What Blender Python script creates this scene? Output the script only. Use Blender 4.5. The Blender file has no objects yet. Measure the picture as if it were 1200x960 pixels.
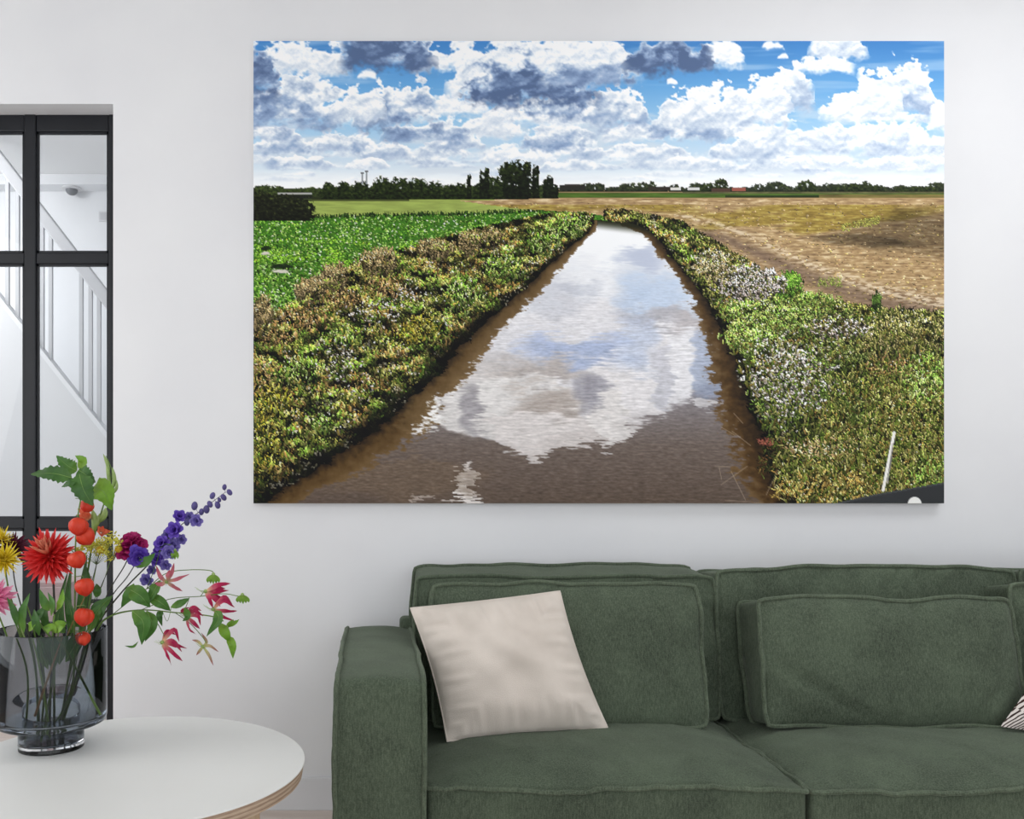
import bpy, bmesh, math, random
import numpy as np
from mathutils import Vector, Matrix, noise

scene = bpy.context.scene
COL = scene.collection
random.seed(4)

# ---------------------------------------------------------------- camera (focal 1000 px, principal point at pixel 444, 575)
F, CX, CY, CZ = 1000.0, 444.0, 575.0, 1.18
cam_d = bpy.data.cameras.new('camera')
cam_d.sensor_width = 36; cam_d.lens = 36 * F / 1200
cam_d.shift_x = (600 - CX) / 1200; cam_d.shift_y = (CY - 480) / 1200
cam_d.clip_start = .05
cam = bpy.data.objects.new('camera', cam_d); COL.objects.link(cam)
cam.location = (0, 0, CZ); cam.rotation_euler = (math.pi / 2, 0, 0)
scene.camera = cam

# ---------------------------------------------------------------- daylight and added fill lamps
world = bpy.data.worlds.new('daylight'); scene.world = world; world.use_nodes = True
world.node_tree.nodes['Background'].inputs[0].default_value = (.93, .965, 1, 1)
world.node_tree.nodes['Background'].inputs[1].default_value = 1.58

def area(name, loc, target, sx, sy, power, color=(1, 1, 1)):
    l = bpy.data.lights.new(name, 'AREA'); l.shape = 'RECTANGLE'; l.size = sx; l.size_y = sy; l.energy = power; l.color = color
    o = bpy.data.objects.new(name, l); COL.objects.link(o); o.location = loc
    o.rotation_euler = (Vector(target) - Vector(loc)).to_track_quat('-Z', 'Y').to_euler()
    return o
area('window_daylight', (-2.62, 1.45, 1.8), (0, 1.75, 1.1), 1.7, 2.0, 18, (1, .99, .97))       # fills the opening of the left wall
area('ceiling_fill', (2.5, 1.95, 3.32), (2.5, 1.95, 0), 2.4, .9, 22, (.98, .99, 1))         # added lamp in a ceiling opening, brightens the upper right wall
area('hall_fill', (-2.6, 3.9, 2.9), (-2.2, 4.9, .8), .9, .9, 25, (.97, .98, 1))            # added lamp below the hall ceiling, brightens the stairs

scene.view_settings.view_transform = 'Standard'; scene.view_settings.look = 'None'
scene.view_settings.gamma = 1; scene.view_settings.exposure = 0.24
scene.view_settings.use_curve_mapping = False
try: scene.cycles.transparent_max_bounces = 24
except Exception: pass

# ---------------------------------------------------------------- helpers
def at(px, py, d):
    """pixel of the 1200 x 960 frame at distance d (metres along the view axis)"""
    return Vector(((px - CX) * d / F, d, CZ - (py - CY) * d / F))

def lin(c):
    return tuple(((x / 255) / 12.92 if x <= 10 else ((x / 255 + .055) / 1.055) ** 2.4) for x in c[:3]) + (1,)

def new_mat(name):
    m = bpy.data.materials.new(name); m.use_nodes = True
    return m, m.node_tree.nodes, m.node_tree.links, m.node_tree.nodes['Principled BSDF']

def pmat(name, c1, c2=None, scale=5, rough=.6, spec=.3, detail=4, stretch=(1, 1, 1), bump=0, bscale=200, bstretch=(1, 1, 1), lo=.35, hi=.65, sheen=0, metallic=0, coat=0):
    m, N, L, b = new_mat(name)
    b.inputs['Roughness'].default_value = rough; b.inputs['Specular IOR Level'].default_value = spec
    b.inputs['Metallic'].default_value = metallic; b.inputs['Sheen Weight'].default_value = sheen; b.inputs['Coat Weight'].default_value = coat
    b.inputs['Base Color'].default_value = lin(c1)
    tc = N.new('ShaderNodeTexCoord')
    if c2:
        mp = N.new('ShaderNodeMapping'); mp.inputs['Scale'].default_value = stretch; L.new(tc.outputs['Object'], mp.inputs[0])
        n = N.new('ShaderNodeTexNoise'); n.inputs['Scale'].default_value = scale; n.inputs['Detail'].default_value = detail; L.new(mp.outputs[0], n.inputs[0])
        r = N.new('ShaderNodeValToRGB'); r.color_ramp.elements[0].position = lo; r.color_ramp.elements[1].position = hi
        r.color_ramp.elements[0].color = lin(c1); r.color_ramp.elements[1].color = lin(c2)
        L.new(n.outputs[0], r.inputs[0]); L.new(r.outputs[0], b.inputs['Base Color'])
    if bump:
        mp = N.new('ShaderNodeMapping'); mp.inputs['Scale'].default_value = bstretch; L.new(tc.outputs['Object'], mp.inputs[0])
        n = N.new('ShaderNodeTexNoise'); n.inputs['Scale'].default_value = bscale; n.inputs['Detail'].default_value = 3; L.new(mp.outputs[0], n.inputs[0])
        bp = N.new('ShaderNodeBump'); bp.inputs['Strength'].default_value = bump; bp.inputs['Distance'].default_value = .002
        L.new(n.outputs[0], bp.inputs['Height']); L.new(bp.outputs[0], b.inputs['Normal'])
    return m

def tmat(name, stops, rough=.5, spec=.3, trans=.0, vein=0):
    """colour runs along each leaf or petal (attribute 't': 0 at the base, 1 at the tip)"""
    m, N, L, b = new_mat(name)
    a = N.new('ShaderNodeAttribute'); a.attribute_name = 't'
    r = N.new('ShaderNodeValToRGB'); el = r.color_ramp.elements
    while len(el) < len(stops): el.new(.5)
    for e, (p, c) in zip(el, stops): e.position = p; e.color = lin(c)
    L.new(a.outputs['Fac'], r.inputs[0])
    tc = N.new('ShaderNodeTexCoord'); n = N.new('ShaderNodeTexNoise'); n.inputs['Scale'].default_value = 60; L.new(tc.outputs['Object'], n.inputs[0])
    mx = N.new('ShaderNodeMix'); mx.data_type = 'RGBA'; mx.blend_type = 'MULTIPLY'; mx.inputs[0].default_value = .45
    L.new(r.outputs[0], mx.inputs[6])
    rr = N.new('ShaderNodeValToRGB'); rr.color_ramp.elements[0].position = .3; rr.color_ramp.elements[1].position = .65; rr.color_ramp.elements[0].color = (.45, .45, .45, 1)
    L.new(n.outputs[0], rr.inputs[0]); L.new(rr.outputs[0], mx.inputs[7]); L.new(mx.outputs[2], b.inputs['Base Color'])
    b.inputs['Roughness'].default_value = rough; b.inputs['Specular IOR Level'].default_value = spec
    if trans:
        t = N.new('ShaderNodeBsdfTranslucent'); L.new(mx.outputs[2], t.inputs[0])
        ms = N.new('ShaderNodeMixShader'); ms.inputs[0].default_value = trans
        L.new(b.outputs[0], ms.inputs[1]); L.new(t.outputs[0], ms.inputs[2]); L.new(ms.outputs[0], N['Material Output'].inputs[0])
    return m

def glass_mat(name, tint, gloss=1.0, ior=1.45, rough=.0):
    m, N, L, b = new_mat(name); N.remove(b)
    t = N.new('ShaderNodeBsdfTransparent'); t.inputs[0].default_value = (*tint, 1)
    g = N.new('ShaderNodeBsdfGlossy'); g.inputs['Roughness'].default_value = rough
    fr = N.new('ShaderNodeFresnel'); ge = N.new('ShaderNodeNewGeometry')      # same reflectance from either side of the wall
    mr = N.new('ShaderNodeMapRange'); mr.inputs[3].default_value = ior; mr.inputs[4].default_value = 1 / ior; L.new(ge.outputs['Backfacing'], mr.inputs[0]); L.new(mr.outputs[0], fr.inputs[0])
    mu = N.new('ShaderNodeMath'); mu.operation = 'MULTIPLY'; mu.inputs[1].default_value = gloss; L.new(fr.outputs[0], mu.inputs[0])
    ms = N.new('ShaderNodeMixShader'); L.new(mu.outputs[0], ms.inputs[0]); L.new(t.outputs[0], ms.inputs[1]); L.new(g.outputs[0], ms.inputs[2])
    L.new(ms.outputs[0], N['Material Output'].inputs[0])
    return m

def wloc(o):
    v = Vector((0, 0, 0))
    while o: v = v + o.location; o = o.parent
    return v

def tag(o, label=None, category=None, group=None, kind=None):
    if label: o['label'] = label
    if category: o['category'] = category
    if group: o['group'] = group
    if kind: o['kind'] = kind
    return o

def thing(name, loc, label=None, category=None, group=None, kind=None):
    o = bpy.data.objects.new(name, None); COL.objects.link(o); o.location = loc; o.empty_display_size = .05
    return tag(o, label, category, group, kind)

def catmull(pts, n=6):
    pts = [Vector(p) for p in pts]
    if len(pts) < 3: return [pts[0].lerp(pts[-1], i / n) for i in range(n + 1)]
    P = [2 * pts[0] - pts[1]] + pts + [2 * pts[-1] - pts[-2]]; out = []
    for i in range(1, len(P) - 2):
        for k in range(n):
            t = k / n
            out.append(.5 * ((2 * P[i]) + (P[i + 1] - P[i - 1]) * t + (2 * P[i - 1] - 5 * P[i] + 4 * P[i + 1] - P[i + 2]) * t * t + (3 * P[i] - P[i - 1] - 3 * P[i + 1] + P[i + 2]) * t ** 3))
    out.append(pts[-1]); return out

class MB:
    """collects verts (world space) and faces, then builds ONE mesh object"""
    def __init__(s): s.v = []; s.f = []; s.t = []
    def add(s, verts, faces, t=None):
        o = len(s.v); s.v += [Vector(p) for p in verts]; s.f += [tuple(i + o for i in f) for f in faces]
        s.t += list(t) if t is not None else [0.] * len(verts); return s
    def box(s, a, b, M=None):
        (x0, y0, z0), (x1, y1, z1) = a, b
        vs = [Vector(p) for p in ((x0, y0, z0), (x1, y0, z0), (x1, y1, z0), (x0, y1, z0), (x0, y0, z1), (x1, y0, z1), (x1, y1, z1), (x0, y1, z1))]
        if M: vs = [M @ p for p in vs]
        return s.add(vs, [(3, 2, 1, 0), (4, 5, 6, 7), (0, 1, 5, 4), (1, 2, 6, 5), (2, 3, 7, 6), (3, 0, 4, 7)])
    def prism(s, poly, a, b):                 # polygon of (x, z) extruded from y = a to y = b
        n = len(poly); vs = [(x, a, z) for x, z in poly] + [(x, b, z) for x, z in poly]
        return s.add(vs, [tuple(range(n)), tuple(range(2 * n - 1, n - 1, -1))] + [(i, i + n, (i + 1) % n + n, (i + 1) % n) for i in range(n)])
    def tube(s, pts, r, n=8, closed=False):
        pts = [Vector(p) for p in pts]; m = len(pts)
        rs = [r] * m if not hasattr(r, '__len__') else np.interp(np.linspace(0, 1, m), np.linspace(0, 1, len(r)), r).tolist()
        vs = []; up = None
        for i, p in enumerate(pts):
            a = pts[i - 1] if (i or closed) else p; b = pts[(i + 1) % m] if (i < m - 1 or closed) else p
            t = (b - a).normalized() if (b - a).length > 1e-9 else Vector((0, 0, 1))
            if up is None: up = t.orthogonal().normalized()
            u = (up - t * up.dot(t)); u = u.normalized() if u.length > 1e-6 else t.orthogonal().normalized(); up = u; w = t.cross(u)
            vs += [p + rs[i] * (math.cos(6.28318 * k / n) * u + math.sin(6.28318 * k / n) * w) for k in range(n)]
        fs = []
        for i in range(m if closed else m - 1):
            j = (i + 1) % m
            fs += [(i * n + k, i * n + (k + 1) % n, j * n + (k + 1) % n, j * n + k) for k in range(n)]
        if not closed: fs += [tuple(range(n - 1, -1, -1)), tuple((m - 1) * n + k for k in range(n))]
        return s.add(vs, fs, [i / max(1, m - 1) for i in range(m) for k in range(n)])
    def lathe(s, prof, c, n=48, closed=False, M=None, mod=None):
        c = Vector(c); vs = []
        for r, z in prof:
            for k in range(n):
                a = 6.2831853 * k / n; q = r * (mod(a, z) if mod else 1)
                p = Vector((q * math.cos(a), q * math.sin(a), z)); vs.append(c + (M @ p if M else p))
        m = len(prof); fs = []
        for i in range(m if closed else m - 1):
            j = (i + 1) % m
            fs += [(i * n + k, i * n + (k + 1) % n, j * n + (k + 1) % n, j * n + k) for k in range(n)]
        if not closed: fs += [tuple(range(n - 1, -1, -1)), tuple((m - 1) * n + k for k in range(n))]
        return s.add(vs, fs, [i / max(1, m - 1) for i in range(m) for k in range(n)])
    def ribbon(s, mid, widths, nrm, fold=.25, cols=4, teeth=0, twist=0, wave=0, n=7, seed=0):
        """leaf or petal along a curved midrib"""
        pts = catmull(mid, n); m = len(pts); nrm = Vector(nrm)
        ws = np.interp(np.linspace(0, 1, m), np.linspace(0, 1, len(widths)), widths).tolist()
        vs = []; ts = []
        for i, p in enumerate(pts):
            t = (pts[min(i + 1, m - 1)] - pts[max(i - 1, 0)]).normalized()
            a = twist * i / m; nn = Matrix.Rotation(a, 3, t) @ nrm
            side = t.cross(nn); side = side.normalized() if side.length > 1e-6 else t.orthogonal().normalized()
            n2 = side.cross(t).normalized()
            w = ws[i] * (1 + (teeth * (1 if i % 2 else -1)))
            for k in range(cols + 1):
                q = 2 * k / cols - 1
                vs.append(p + side * w * q + n2 * (fold * w * abs(q)) + n2 * wave * w * abs(q) * math.sin(i * 1.3 + q * 2 + seed)); ts.append(i / (m - 1))
        fs = [(i * (cols + 1) + k, i * (cols + 1) + k + 1, (i + 1) * (cols + 1) + k + 1, (i + 1) * (cols + 1) + k) for i in range(m - 1) for k in range(cols)]
        return s.add(vs, fs, ts)
    def ball(s, c, r, n=8, M=None, sc=(1, 1, 1)):
        prof = [(math.sin(math.pi * (i + .02) / (n * .999)) if 0 < i < n else .02, -math.cos(math.pi * i / n)) for i in range(n + 1)]
        S = Matrix.Diagonal((r * sc[0], r * sc[1], r * sc[2])); S = (M @ S) if M else S
        return s.lathe(prof, c, n * 2 if n > 4 else 6, M=S)
    def build(s, name, mat, parent=None, smooth=True, bevel=0, bseg=2, recalc=True, sharp=None):
        o0 = wloc(parent) if parent else Vector((0, 0, 0))
        me = bpy.data.meshes.new(name); me.from_pydata([tuple(p - o0) for p in s.v], [], s.f)
        if any(s.t):
            at_ = me.attributes.new('t', 'FLOAT', 'POINT'); at_.data.foreach_set('value', s.t)
        if recalc or bevel:
            bm = bmesh.new(); bm.from_mesh(me)
            if recalc: bmesh.ops.recalc_face_normals(bm, faces=bm.faces)
            if bevel:
                ed = [e for e in bm.edges if len(e.link_faces) == 2 and e.calc_face_angle(0) > .6]
                bmesh.ops.bevel(bm, geom=ed, offset=bevel, segments=bseg, affect='EDGES', profile=.5)
            bm.to_mesh(me); bm.free()
        if smooth:
            me.polygons.foreach_set('use_smooth', [True] * len(me.polygons))
            try: me.set_sharp_from_angle(angle=math.radians(sharp if sharp else 42))
            except Exception: pass
        me.materials.append(mat)
        o = bpy.data.objects.new(name, me); COL.objects.link(o)
        if parent: o.parent = parent
        return o

def struct(name, mb, mat, **k):
    o = mb.build(name, mat, **k); o['kind'] = 'structure'; return o

# ---------------------------------------------------------------- the landscape print (flat print, painted procedurally)
def paint_landscape():
    import numpy as np
    W, H, X0, Y0 = 810, 542, 297.0, 48.0
    rng = np.random.default_rng(7)
    px, py = np.meshgrid(X0 + np.arange(W) + .5, Y0 + np.arange(H) + .5)

    grads = {}
    def vnoise(x, y, seed):
        if seed not in grads:
            th = np.random.default_rng(seed).random((128, 128)).astype(np.float32) * 6.2832
            grads[seed] = (np.cos(th), np.sin(th))
        gx, gy = grads[seed]
        x = x.astype(np.float32); y = y.astype(np.float32)
        xi = np.floor(x).astype(np.int32); yi = np.floor(y).astype(np.int32)
        fx = x - xi; fy = y - yi
        x0 = xi & 127; x1 = (xi + 1) & 127; y0 = yi & 127; y1 = (yi + 1) & 127
        a = gx[y0, x0] * fx + gy[y0, x0] * fy; b = gx[y0, x1] * (fx - 1) + gy[y0, x1] * fy
        c = gx[y1, x0] * fx + gy[y1, x0] * (fy - 1); d = gx[y1, x1] * (fx - 1) + gy[y1, x1] * (fy - 1)
        fx = fx * fx * (3 - 2 * fx); fy = fy * fy * (3 - 2 * fy)
        return .5 + .8 * ((a * (1 - fx) + b * fx) * (1 - fy) + (c * (1 - fx) + d * fx) * fy)

    def fbm(sx, sy, seed, octv=5, x=None, y=None, billow=False, gain=.5):
        x = px if x is None else x; y = py if y is None else y
        s = 0; a = 1; t = 0
        for o in range(octv):
            n = vnoise(x / sx * 2 ** o + 17.3 * o, y / sy * 2 ** o + 9.1 * o, seed + o)
            if billow: n = 1 - abs(2 * n - 1)
            s = s + a * n; t += a; a *= gain
        return s / t

    def sst(a, b, v):
        t = np.clip((v - a) / (b - a), 0, 1)
        return t * t * (3 - 2 * t)

    def col(r, g, b): return np.array([r, g, b]) / 255.

    def mix(img, c, a):
        return img + (c - img) * a[..., None]

    def ramp(v, stops):
        xs = [s[0] for s in stops]
        return np.stack([np.interp(v, xs, [s[1][k] / 255. for s in stops]) for k in range(3)], -1)

    def line(y_at, pts):                       # piecewise-linear curve y -> x or x -> y
        return np.interp(y_at, [p[0] for p in pts], [p[1] for p in pts])

    # ---- sky
    t = (py - 48) / 175
    img = ramp(t, [(0, (72, 134, 198)), (.3, (108, 168, 220)), (.55, (156, 200, 232)), (.8, (205, 222, 236)), (1, (246, 248, 248))])
    img = mix(img, col(176, 205, 232), .55 * sst(.5, .72, fbm(160, 14, 91, 4, x=px + py * .9)) * (t < .7))
    img = mix(img, col(212, 222, 232), sst(.45, .65, fbm(60, 16, 55, 5)) * sst(.35, .6, t) * .8)

    bil = fbm(26, 19, 201, 5, billow=True, gain=.5)
    bil2 = fbm(9, 7, 221, 3, billow=True, gain=.55)
    emb = -(np.roll(bil, -2, 0) - np.roll(bil, 2, 0)) * .8 * (.4 + 1.2 * fbm(40, 24, 231, 3)) - .35 * (np.roll(bil, -2, 1) - bil) - .2 * (np.roll(bil2, -1, 0) - bil2)
    wob = fbm(30, 22, 301, 4) - .5
    fine = fbm(7, 6, 331, 3) - .5

    def window(x1, x2, y1, y2):
        a = int(np.clip(x1 - X0, 0, W)); b = int(np.clip(x2 - X0 + 1, 0, W)); c = int(np.clip(y1 - Y0, 0, H)); d = int(np.clip(y2 - Y0 + 1, 0, H))
        return slice(c, d), slice(a, b)

    def cloud(cx, base, w, h, dark, soft=.16, skew=0, dy=.0, white=1., dsharp=1.):
        S = window(cx - w * .75, cx + w * .75, base - h * 1.7, base + h * .5)
        x = px[S]; y = py[S]
        if x.size == 0: return
        wb = wob[S]; bl = bil[S]; fn = fine[S]
        u = (x - cx) / (w / 2); v = (base - y) / h
        env = np.sqrt(np.clip(1 - u * u, 0, 1)) * (1 + skew * u)
        f = env - v + 1.3 * wb + .55 * (bl - .62) + .45 * fn - .05
        a = sst(0, soft, f)
        a = a * sst(-.2, .12, v + .7 * wb + .3 * fn)
        a = a * sst(1.12, .78, abs(u) + .5 * wb)
        depth = np.clip(f / np.maximum(env, .15), 0, 1)
        s = sst(.05 + dy, 1.0 + dy, depth + 1.1 * (fbm(30, 20, int(cx) % 97 + 400, 5, x, y) - .5) * dsharp) * dark * (.5 + .7 * fbm(24, 13, int(cx) % 89 + 800, 4, x, y))
        val = np.clip(s + emb[S] * (.75 - .45 * s) + .04, 0, 1)
        c = ramp(val, [(0, (255, 255, 255)), (.12, (246, 248, 250)), (.36, (204, 216, 230)), (.65, (150, 172, 204)), (.85, (116, 138, 174)), (1, (90, 110, 146))])
        img[S] = mix(img[S], c, a * white)

    # haze rows near the horizon (painted first), then larger clouds upwards
    r2 = np.random.default_rng(5)
    for k in range(60):
        y = 214 - r2.random() * 32
        cloud(297 + r2.random() * 820, y, 30 + r2.random() * 60, 5 + (214 - y) * .22 + r2.random() * 4, .25 + .3 * r2.random(), .5, white=.75)
    for c in [  # cx, base, width, height, darkness
        (330, 178, 80, 22, .62), (400, 177, 90, 26, .6), (455, 187, 70, 20, .55), (520, 183, 60, 22, .45), (352, 196, 90, 14, .5),
        (430, 198, 60, 12, .35), (545, 176, 50, 26, .45), (610, 190, 90, 20, .3), (668, 199, 70, 12, .4), (680, 184, 70, 18, .45), (760, 187, 110, 22, .42),
        (820, 198, 90, 16, .35), (880, 186, 110, 26, .45), (960, 196, 120, 16, .28), (1050, 198, 100, 16, .3), (1090, 192, 60, 16, .3),
        (655, 173, 95, 32, .72), (740, 165, 80, 22, .35), (580, 160, 90, 26, .3), (320, 163, 70, 18, .55),
        (500, 164, 110, 30, .72), (640, 146, 170, 26, .25), (850, 165, 150, 34, .5), (905, 178, 130, 36, .38),
        (1035, 178, 170, 40, .4), (1090, 182, 60, 26, .35), (980, 176, 100, 34, .33), (805, 162, 100, 34, .7),
    ]: cloud(*c)
    for c in [
        (350, 147, 150, 62, .78, .14, -.1), (465, 149, 110, 58, .88, .12, .05), (420, 140, 70, 38, .35),
        (540, 133, 70, 22, .2), (660, 135, 105, 36, .82, .14), (722, 147, 85, 50, .6, .12), (580, 118, 60, 20, .1),
        (850, 148, 175, 46, .36, .1), (815, 140, 90, 36, .3, .1), (925, 124, 62, 52, .52, .1), (890, 128, 80, 34, .2, .1),
        (1035, 142, 125, 16, .2, .2), (1000, 139, 85, 32, .12, .1), (1060, 132, 96, 58, .62, .1, -.05), (1030, 130, 60, 50, .2, .1),
        (1108, 154, 40, 44, .2, .1),
    ]: cloud(*c)
    for c in [
        (350, 86, 130, 44, .25, .2), (300, 112, 62, 66, 1.0, .2, 0, -.35), (545, 82, 60, 46, .1, .2), (505, 82, 50, 34, .1, .2), (455, 80, 120, 52, 1.1, .2, 0, -.25),
        (560, 112, 80, 64, .25, .2), (640, 96, 210, 66, .22, .2), (700, 90, 110, 60, .3, .2), (622, 118, 170, 58, 1.1, .3, 0, -.2),
        (690, 100, 120, 36, .8, .3, 0, -.2), (845, 76, 60, 34, .1, .2), (785, 82, 115, 46, 1.15, .25, 0, -.25),
        (905, 58, 30, 14, .05, .3), (982, 68, 74, 28, .35, .16), (965, 85, 80, 20, .1, .16), (788, 98, 14, 7, .1, .4), (430, 92, 24, 14, .05, .4),
        (918, 69, 14, 7, .05, .4),
    ]: cloud(*c)
    img = mix(img, col(250, 251, 251), sst(196, 217, py) * .75)

    # ---- strokes
    def strokes(mask, n, ln, wd, pal, ang=90, spread=35, bright=None, grow=None, seed=0, jit=.16, off=(0, 0)):
        """short coloured strokes scattered where mask (0..1) allows, painted from far (top) to near (bottom)"""
        r = np.random.default_rng(1000 + seed)
        ys, xs = np.nonzero(r.random(mask.shape) < mask)
        if len(xs) == 0: return
        k = r.integers(0, len(xs), n)
        xs = xs[k] + r.random(n); ys = ys[k] + r.random(n)
        b = None if bright is None else bright[ys.astype(int), xs.astype(int)]
        xs += off[0]; ys += off[1]
        o = np.argsort(ys); xs = xs[o]; ys = ys[o]; b = None if b is None else b[o]
        pal = np.array(pal) / 255.
        c = pal[r.integers(0, len(pal), n)] * (1 + jit * r.standard_normal((n, 1)))
        if b is not None: c = c * b[:, None]
        a = np.radians(ang + spread * r.standard_normal(n))
        sc = np.ones(n) if grow is None else np.interp(ys + Y0, [g[0] for g in grow], [g[1] for g in grow])
        L = ln * sc * (.6 + .8 * r.random(n)); w = np.maximum(.6, wd * sc)
        steps = int(max(2, np.ceil(L.max())))
        for s in range(steps):
            f = s / (steps - 1)
            qx = xs + np.cos(a) * L * f; qy = ys - np.sin(a) * L * f
            cc = np.clip(c * (.72 + .42 * f), 0, 1)
            for ox in range(int(np.ceil(w.max()))):
                sel = w * (1 - .5 * f) > ox
                ix = (qx[sel] + ox).astype(int); iy = qy[sel].astype(int)
                ok = (ix >= 0) & (ix < W) & (iy >= 0) & (iy < H)
                img[iy[ok], ix[ok]] = cc[sel][ok]

    # ---- far strips
    far = py > 221 + 2 * (px > 640) - 0
    img = mix(img, col(60, 72, 40), (far).astype(float))
    def band(y1, y2, x1, x2, c, amp=.1, s=(30, 3), seed=77):
        nonlocal img
        n = fbm(s[0], s[1], seed, 4)
        m = ((py >= y1) & (py <= y2) & (px >= x1) & (px <= x2)).astype(float)
        img = mix(img, np.clip(col(*c) * (1 + amp * (n[..., None] - .5) * 2), 0, 1), m)
    band(222, 240, 540, 1110, (150, 128, 92), .15)
    band(226, 232.5, 640, 1110, (78, 104, 42), .3)
    band(224.5, 227, 800, 1110, (92, 92, 60), .4, (14, 3))
    band(229.5, 233, 850, 1110, (44, 60, 28), .2)
    band(228, 231.5, 960, 1110, (118, 108, 62), .3)
    # tree line: bushes as dark irregular crowns
    def crown(cx, base, w, h, c=(20, 27, 14), lit=(58, 70, 32), seed=0, columnar=False):
        S = window(cx - w, cx + w, base - h * 1.5, base + 2)
        x = px[S]; y = py[S]
        if x.size == 0: return
        u = (x - cx) / (w / 2); v = (base - y) / h
        n = fbm(5, 5, 500 + seed, 3, x, y) - .5
        p = 4 if columnar else 2.2
        r = np.abs(u) ** p + np.abs(np.clip((v - .45) / .55, -9, 9)) ** p * (v > .45)
        n2 = fbm(2.6, 2.6, 580 + seed, 2, x, y) - .5
        a = sst(.12, -.12, r - 1 + 1.5 * n + 1.2 * n2) * (v > -.02)
        a = a * (1 - sst(.62, .72, fbm(4, 5, 610 + seed, 3, x, y)) * (v > .3) * .8)
        sh = np.clip(.2 + 1.5 * (fbm(4, 3, 540 + seed, 3, x, y) - .42) + .3 * (v - .4), 0, 1)
        img[S] = mix(img[S], ramp(sh, [(0, c), (.6, lit), (1, (96, 108, 52))]), a)
    r3 = np.random.default_rng(11)
    x = 640
    while x < 1110:
        h = 4 + 7 * r3.random() ** 2; w = 9 + 16 * r3.random()
        crown(x, 224.5, w, h + 1, (30, 36, 26), (60, 68, 44), seed=int(x) % 40); x += w * (.4 + .5 * r3.random())
    for c in [(945, 225, 22, 13), (1000, 225, 14, 10), (1005, 225, 60, 9), (1075, 225, 50, 7), (830, 225, 26, 10), (845, 223, 16, 13), (765, 224, 9, 12)]: crown(*c, seed=int(c[0]) % 31)
    # little buildings
    def rect(x1, x2, y1, y2, c):
        img[int(y1 - Y0):int(y2 - Y0), int(x1 - X0):int(x2 - X0)] = col(*c)
    rect(656, 686, 217, 223, (46, 44, 40)); rect(662, 680, 216, 218, (60, 54, 50))
    rect(760, 790, 219, 223, (52, 46, 40)); rect(786, 798, 220, 223, (214, 212, 206)); rect(806, 820, 220, 223, (206, 206, 202)); rect(858, 874, 220, 224, (150, 88, 74)); rect(834, 856, 221, 225, (80, 60, 50))
    band(232.5, 262, 520, 1110, (176, 146, 104), .18, (40, 4), 78)
    # left trees
    x = 297
    while x < 640:
        h = 11 + 6 * r3.random(); w = 14 + 16 * r3.random()
        crown(x, 233, w, h, (28, 36, 20), (66, 80, 38), seed=int(x) % 40); x += w * .6
    rect(330, 366, 229, 233, (34, 36, 30)); rect(326, 366, 226, 228, (168, 168, 162)); band(231, 234.5, 366, 560, (40, 46, 26), .3)
    for cx, w, h in [(385, 18, 20), (403, 18, 22), (424, 22, 23), (448, 26, 26), (470, 26, 27), (490, 26, 26), (510, 20, 22), (528, 20, 18), (540, 22, 20), (560, 12, 17), (568, 26, 22), (578, 26, 28), (590, 22, 22)]:
        crown(cx, 235, w, h, (14, 19, 9), (46, 60, 24), seed=cx % 37)
    for cx, w, h in [(565, 6, 34), (571, 6, 37), (550, 5, 30), (597, 14, 42), (606, 16, 45), (618, 11, 44), (628, 9, 40), (612, 12, 43), (640, 7, 24), (645, 8, 28), (650, 10, 17)]:
        crown(cx, 234, w, h, (10, 14, 8), (30, 40, 18), seed=cx % 29, columnar=w < 12)
    crown(598, 212, 26, 22, (14, 20, 8), (46, 58, 26), seed=8)
    for mx, top in [(425, 203), (430, 201)]:
        m = (abs(px - mx) < .6) & (py > top) & (py < 216); img[m] = col(150, 155, 158)
        m = (abs(px - mx) < 2.2) & (abs(py - top) < .9); img[m] = col(110, 114, 118)

    # ---- left meadow, beet field
    band(234.5, 254, 362, 700, (152, 168, 88), .16, (26, 3), 80)
    m = ((py > 234) & (py < 236) & (px > 360) & (px < 480)).astype(float); img = mix(img, col(60, 66, 36), m * .8)
    edge_y = line(px, [(297, 257), (440, 252), (560, 250), (640, 246), (700, 243)])
    field = (py > edge_y) & (px < 720)
    g = fbm(5, 3, 83, 3)
    img = mix(img, np.clip(col(66, 118, 36) * (.7 + .6 * g[..., None]), 0, 1), field.astype(float))
    grow = [(250, .45), (300, .8), (360, 1.2), (420, 1.6), (590, 2.2)]
    big = fbm(60, 22, 85, 3); tone = .62 + .75 * big
    strokes(field.astype(float), 34000, 2.6, 1.3, [(66, 104, 28), (96, 142, 44), (118, 164, 58), (54, 86, 24), (148, 184, 92), (34, 56, 18), (76, 120, 36)], 60, 50, tone, grow, 1)
    strokes(field * .6, 4600, 1.8, 1.0, [(168, 200, 134), (190, 212, 164), (142, 184, 96)], 20, 50, None, grow, 2)
    strokes(field * ((big > .5) & (py > 280) & (py < 330)), 1800, 2.2, 1.1, [(136, 182, 58), (118, 168, 48)], 30, 40, None, grow, 3)
    strokes((field & (abs(py - edge_y) < 2.5) & (px > 366)).astype(float), 500, 3, 1, [(40, 66, 26), (60, 84, 36), (30, 46, 20)], 90, 10, None, None, 4)
    for cx, cy, w in [(330, 318, 12), (312, 297, 6)]:
        m = sst(1, .3, ((px - cx) / w) ** 2 + ((py - cy) / 2.4) ** 2 + (fbm(6, 2, 88, 2) - .5)); img = mix(img, col(205, 200, 188), m)
        m = sst(1, .3, ((px - cx) / (w * 1.2)) ** 2 + ((py - cy + 6) / 3.5) ** 2 + (fbm(6, 2, 89, 2) - .5)); img = mix(img, col(22, 34, 16), m * .9)
    for cx, w, h in [(310, 40, 32), (335, 34, 30), (352, 34, 26), (300, 30, 34)]:
        crown(cx, 258, w, h, (12, 15, 8), (38, 42, 22), seed=cx % 23)

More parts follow.
